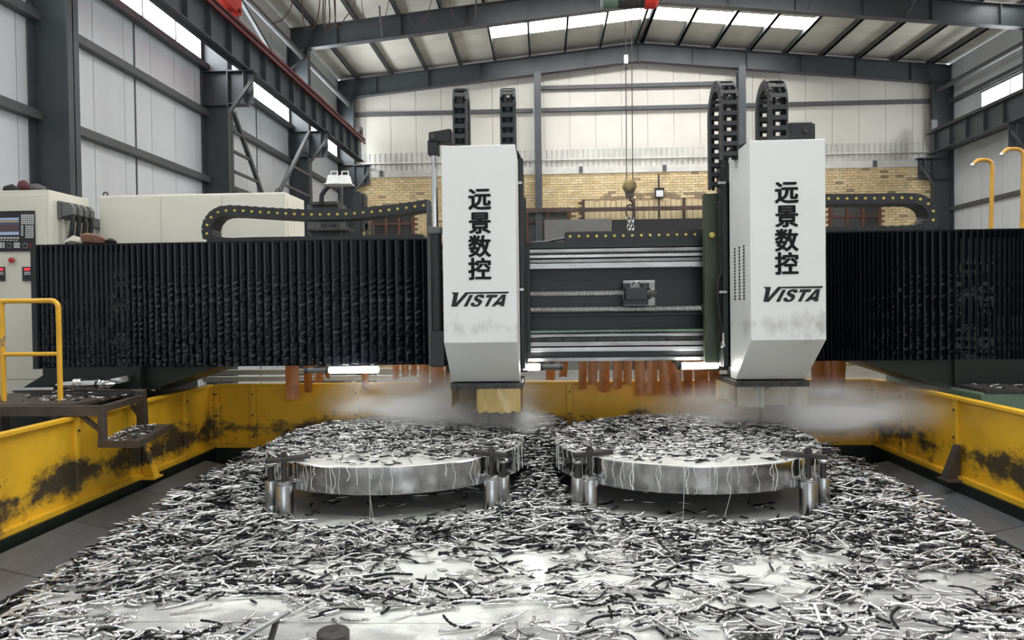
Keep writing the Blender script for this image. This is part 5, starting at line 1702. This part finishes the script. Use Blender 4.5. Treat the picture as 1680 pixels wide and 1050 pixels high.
# --- individual chips lying nearest to the camera
variants = []
for s in range(14):
    r = random.Random(100+s)
    nseg = 34; ns = 7
    Lc = r.uniform(.12, .28); k1 = r.gauss(0, .9); k2 = r.gauss(0, 2.2)
    rad0 = r.uniform(.007, .0105)
    pts = []; x = y = 0; a = 0
    for i in range(nseg+1):
        f_ = i/nseg-.5
        pts.append((x, y, .004*math.sin(f_*5+s)))
        a = k1*f_+k2*f_*f_*f_*2
        x += math.cos(a)*Lc/nseg; y += math.sin(a)*Lc/nseg
    mxp = [sum(p[i] for p in pts)/len(pts) for i in range(3)]
    pts = [(p[0]-mxp[0], p[1]-mxp[1], p[2]) for p in pts]
    rs = [rad0*(1.0 if i % 2 else .62)*(0.5 if i in (0, nseg) else 1) for i in range(nseg+1)]
    me = MB().tube(pts, rs, ns).mesh('metal_chip', 'chip', True)
    at = me.attributes.new('tone', 'FLOAT', 'POINT')
    at.data.foreach_set('value', np.full(len(me.vertices), r.choice([.05, .15, .5, .7, .9, 1.0]), np.float32))
    variants.append((me, rad0))
def near_d(x, y):
    n_ = .6*vnoise(x, y*1.7, 3, .55)+.4*vnoise(x, y*1.7, 4, .22)
    return np.clip((n_-.33)*2.6, .02, 1)*np.where(y < 4.6, 1, .5)
pn = sample(300, -3.1, 2.9, 3.75, 4.85, near_d)
for x, y in pn:
    me, r0 = random.choice(variants)
    o = bpy.data.objects.new('metal_chip', me)
    o.location = (x, y, r0+.004+random.random()**2*.02)
    th_ = random.gauss(.12, .5) if random.random() < .55 else random.uniform(0, math.pi)
    o.rotation_euler = (random.uniform(0, 6.28) if random.random() < .0 else 0, random.gauss(0, .05), th_)
    link(o)
    tag(o, 'curled steel drilling chip lying on the wet table in the foreground', 'chip', 'loose chips in the foreground')
# the rest of the near strip
def nd2(x, y): return np.clip(near_d(x, y)*np.where(np.abs(x) > 2.2, 1.2, .8), 0, 1)
pos = sample(1350, -3.15, 3.15, 3.6, 5.0, nd2)
n = len(pos)
L, rad, th, kap, tilt, roll = chip_params(n, 1.15)
v, f = bulk_chips('c', np.column_stack([pos, rad+.002+rng.random(n)**2*.025]), L, rad, th, kap, tilt*.5, roll, 14, 5, .5)
o = bpy.data.objects.new('metal_chips', np_mesh('metal_chips', v, f, 'chip', len(v)//len(L)))
link(o); tag(o, 'scattered steel chips strewn over the near table plates', 'chips', kind='stuff')

# --- crumbs on platform step, saddle, fence ledges
def crumbs(lab, pts):
    pts = np.array(pts); n = len(pts)
    L, rad, th, kap, tilt, roll = chip_params(n, .4)
    v, f = bulk_chips('c', pts+np.array([0, 0, .006]), np.clip(L, .02, .07), rad*.75, th, kap, tilt*.3, roll, 4, 4)
    o = bpy.data.objects.new('metal_chips', np_mesh('metal_chips', v, f, 'chip', len(v)//len(L)))
    link(o); tag(o, lab, 'chips', kind='stuff')
crumbs('steel chips strewn on the hanging brown step', [(lambda u, w: (-4.0+.3*u-.21*w, 6.5+.95*w, .60))(random.random()**1.7, random.random()) for _ in range(90)])
crumbs('steel chips scattered on the platform deck', [(random.uniform(-5.2, -4.1), random.uniform(6.8, 7.8), .925) for _ in range(90)])
crumbs('steel chips scattered on the right green saddle', [(random.uniform(4.4, 6.2), random.uniform(7.5, 7.95), .897) for _ in range(70)])

# --- foreground fixtures at the bottom edge
fx = thing('round_fixture', 'round steel washer block with a bolt hole at the bottom edge', 'block', (-1.125, 3.82, 0))
part('body', MB().lathe((-1.125, 3.82, 0), [(.085, 0), (.085, .07), (.078, .078)], 32), 'dark_steel', fx, True)
part('bore', MB().lathe((-1.125, 3.82, .0782), [(.024, 0), (.024, .0006)], 20), 'black', fx)
wr_ = thing('steel_lever', 'steel lever bar with a round knob leaning at the bottom left edge', 'lever', (-1.46, 3.85, 0))
part('bar', MB().bar((-1.62, 3.70, .05), (-1.40, 3.95, .125), .03, .016), 'way_steel', wr_, bevel=.003)
part('stem', MB().bar((-1.47, 3.84, 0), (-1.45, 3.90, .11), .03, .02), 'dark_steel', wr_, bevel=.003)
part('knob', MB().lathe((-1.465, 3.92, .10), [(.008, 0), (.018, .006), (.018, .02), (.008, .03)], 16), 'white_paint', wr_, True)

# ================================================================== MIST (coolant spray round the drills)
def mist(lab, c, rad, dens, seed):
    m = bpy.data.materials.new('coolant_mist')
    m.use_nodes = True
    t = m.node_tree
    for n_ in list(t.nodes): t.nodes.remove(n_)
    out = t.nodes.new('ShaderNodeOutputMaterial')
    vol = t.nodes.new('ShaderNodeVolumeScatter')
    vol.inputs['Color'].default_value = (.99, .99, .96, 1)
    vol.inputs['Anisotropy'].default_value = .2
    tc = t.nodes.new('ShaderNodeTexCoord')
    ln = t.nodes.new('ShaderNodeVectorMath'); ln.operation = 'LENGTH'
    t.links.new(tc.outputs['Object'], ln.inputs[0])
    mr = t.nodes.new('ShaderNodeMapRange'); mr.interpolation_type = 'SMOOTHSTEP'
    mr.inputs[1].default_value = 1.0; mr.inputs[2].default_value = .1; mr.inputs[3].default_value = 0; mr.inputs[4].default_value = 1
    t.links.new(ln.outputs['Value'], mr.inputs[0])
    mp = t.nodes.new('ShaderNodeMapping'); mp.inputs['Location'].default_value = (seed*3.1, seed, 0); mp.inputs['Scale'].default_value = (1.3, 1.3, 1.0)
    t.links.new(tc.outputs['Object'], mp.inputs[0])
    nz = t.nodes.new('ShaderNodeTexNoise'); nz.inputs['Scale'].default_value = 1.8; nz.inputs['Detail'].default_value = 3
    t.links.new(mp.outputs[0], nz.inputs['Vector'])
    nr = t.nodes.new('ShaderNodeMapRange'); nr.inputs[1].default_value = .35; nr.inputs[2].default_value = .7
    t.links.new(nz.outputs['Fac'], nr.inputs[0])
    mu = t.nodes.new('ShaderNodeMath'); mu.operation = 'MULTIPLY'
    t.links.new(mr.outputs[0], mu.inputs[0]); t.links.new(nr.outputs[0], mu.inputs[1])
    m2 = t.nodes.new('ShaderNodeMath'); m2.operation = 'MULTIPLY'; m2.inputs[1].default_value = dens
    t.links.new(mu.outputs[0], m2.inputs[0])
    t.links.new(m2.outputs[0], vol.inputs['Density'])
    t.links.new(vol.outputs[0], out.inputs['Volume'])
    MT['mist'] = m
    mb = MB()
    bmx = bmesh.new(); bmesh.ops.create_icosphere(bmx, subdivisions=3, radius=1.0)
    me = bpy.data.meshes.new('coolant_mist'); bmx.to_mesh(me); bmx.free()
    me.materials.append(m)
    o = bpy.data.objects.new('coolant_mist', me)
    o.location = c; o.scale = rad
    link(o); tag(o, lab, 'mist', kind='stuff')
c = P(735, 690, 8.1)
mist('pale coolant mist drifting left of the left drill', (c.x-.1, 8.1, .74), (1.45, .8, .40), 8, 1)
c = P(800, 700, 7.9)
mist('dense coolant spray round the left drill bit', (c.x+.18, 7.85, .56), (.6, .42, .19), 24, 2)
c = P(1290, 690, 8.0)
mist('coolant mist drifting over the right disc', (c.x+.25, 8.0, .66), (2.0, .8, .38), 7, 3)
c = P(1370, 690, 8.0)
mist('dense coolant plume blowing right of the right drill bit', (c.x-.2, 7.9, .56), (.9, .40, .16), 24, 4)
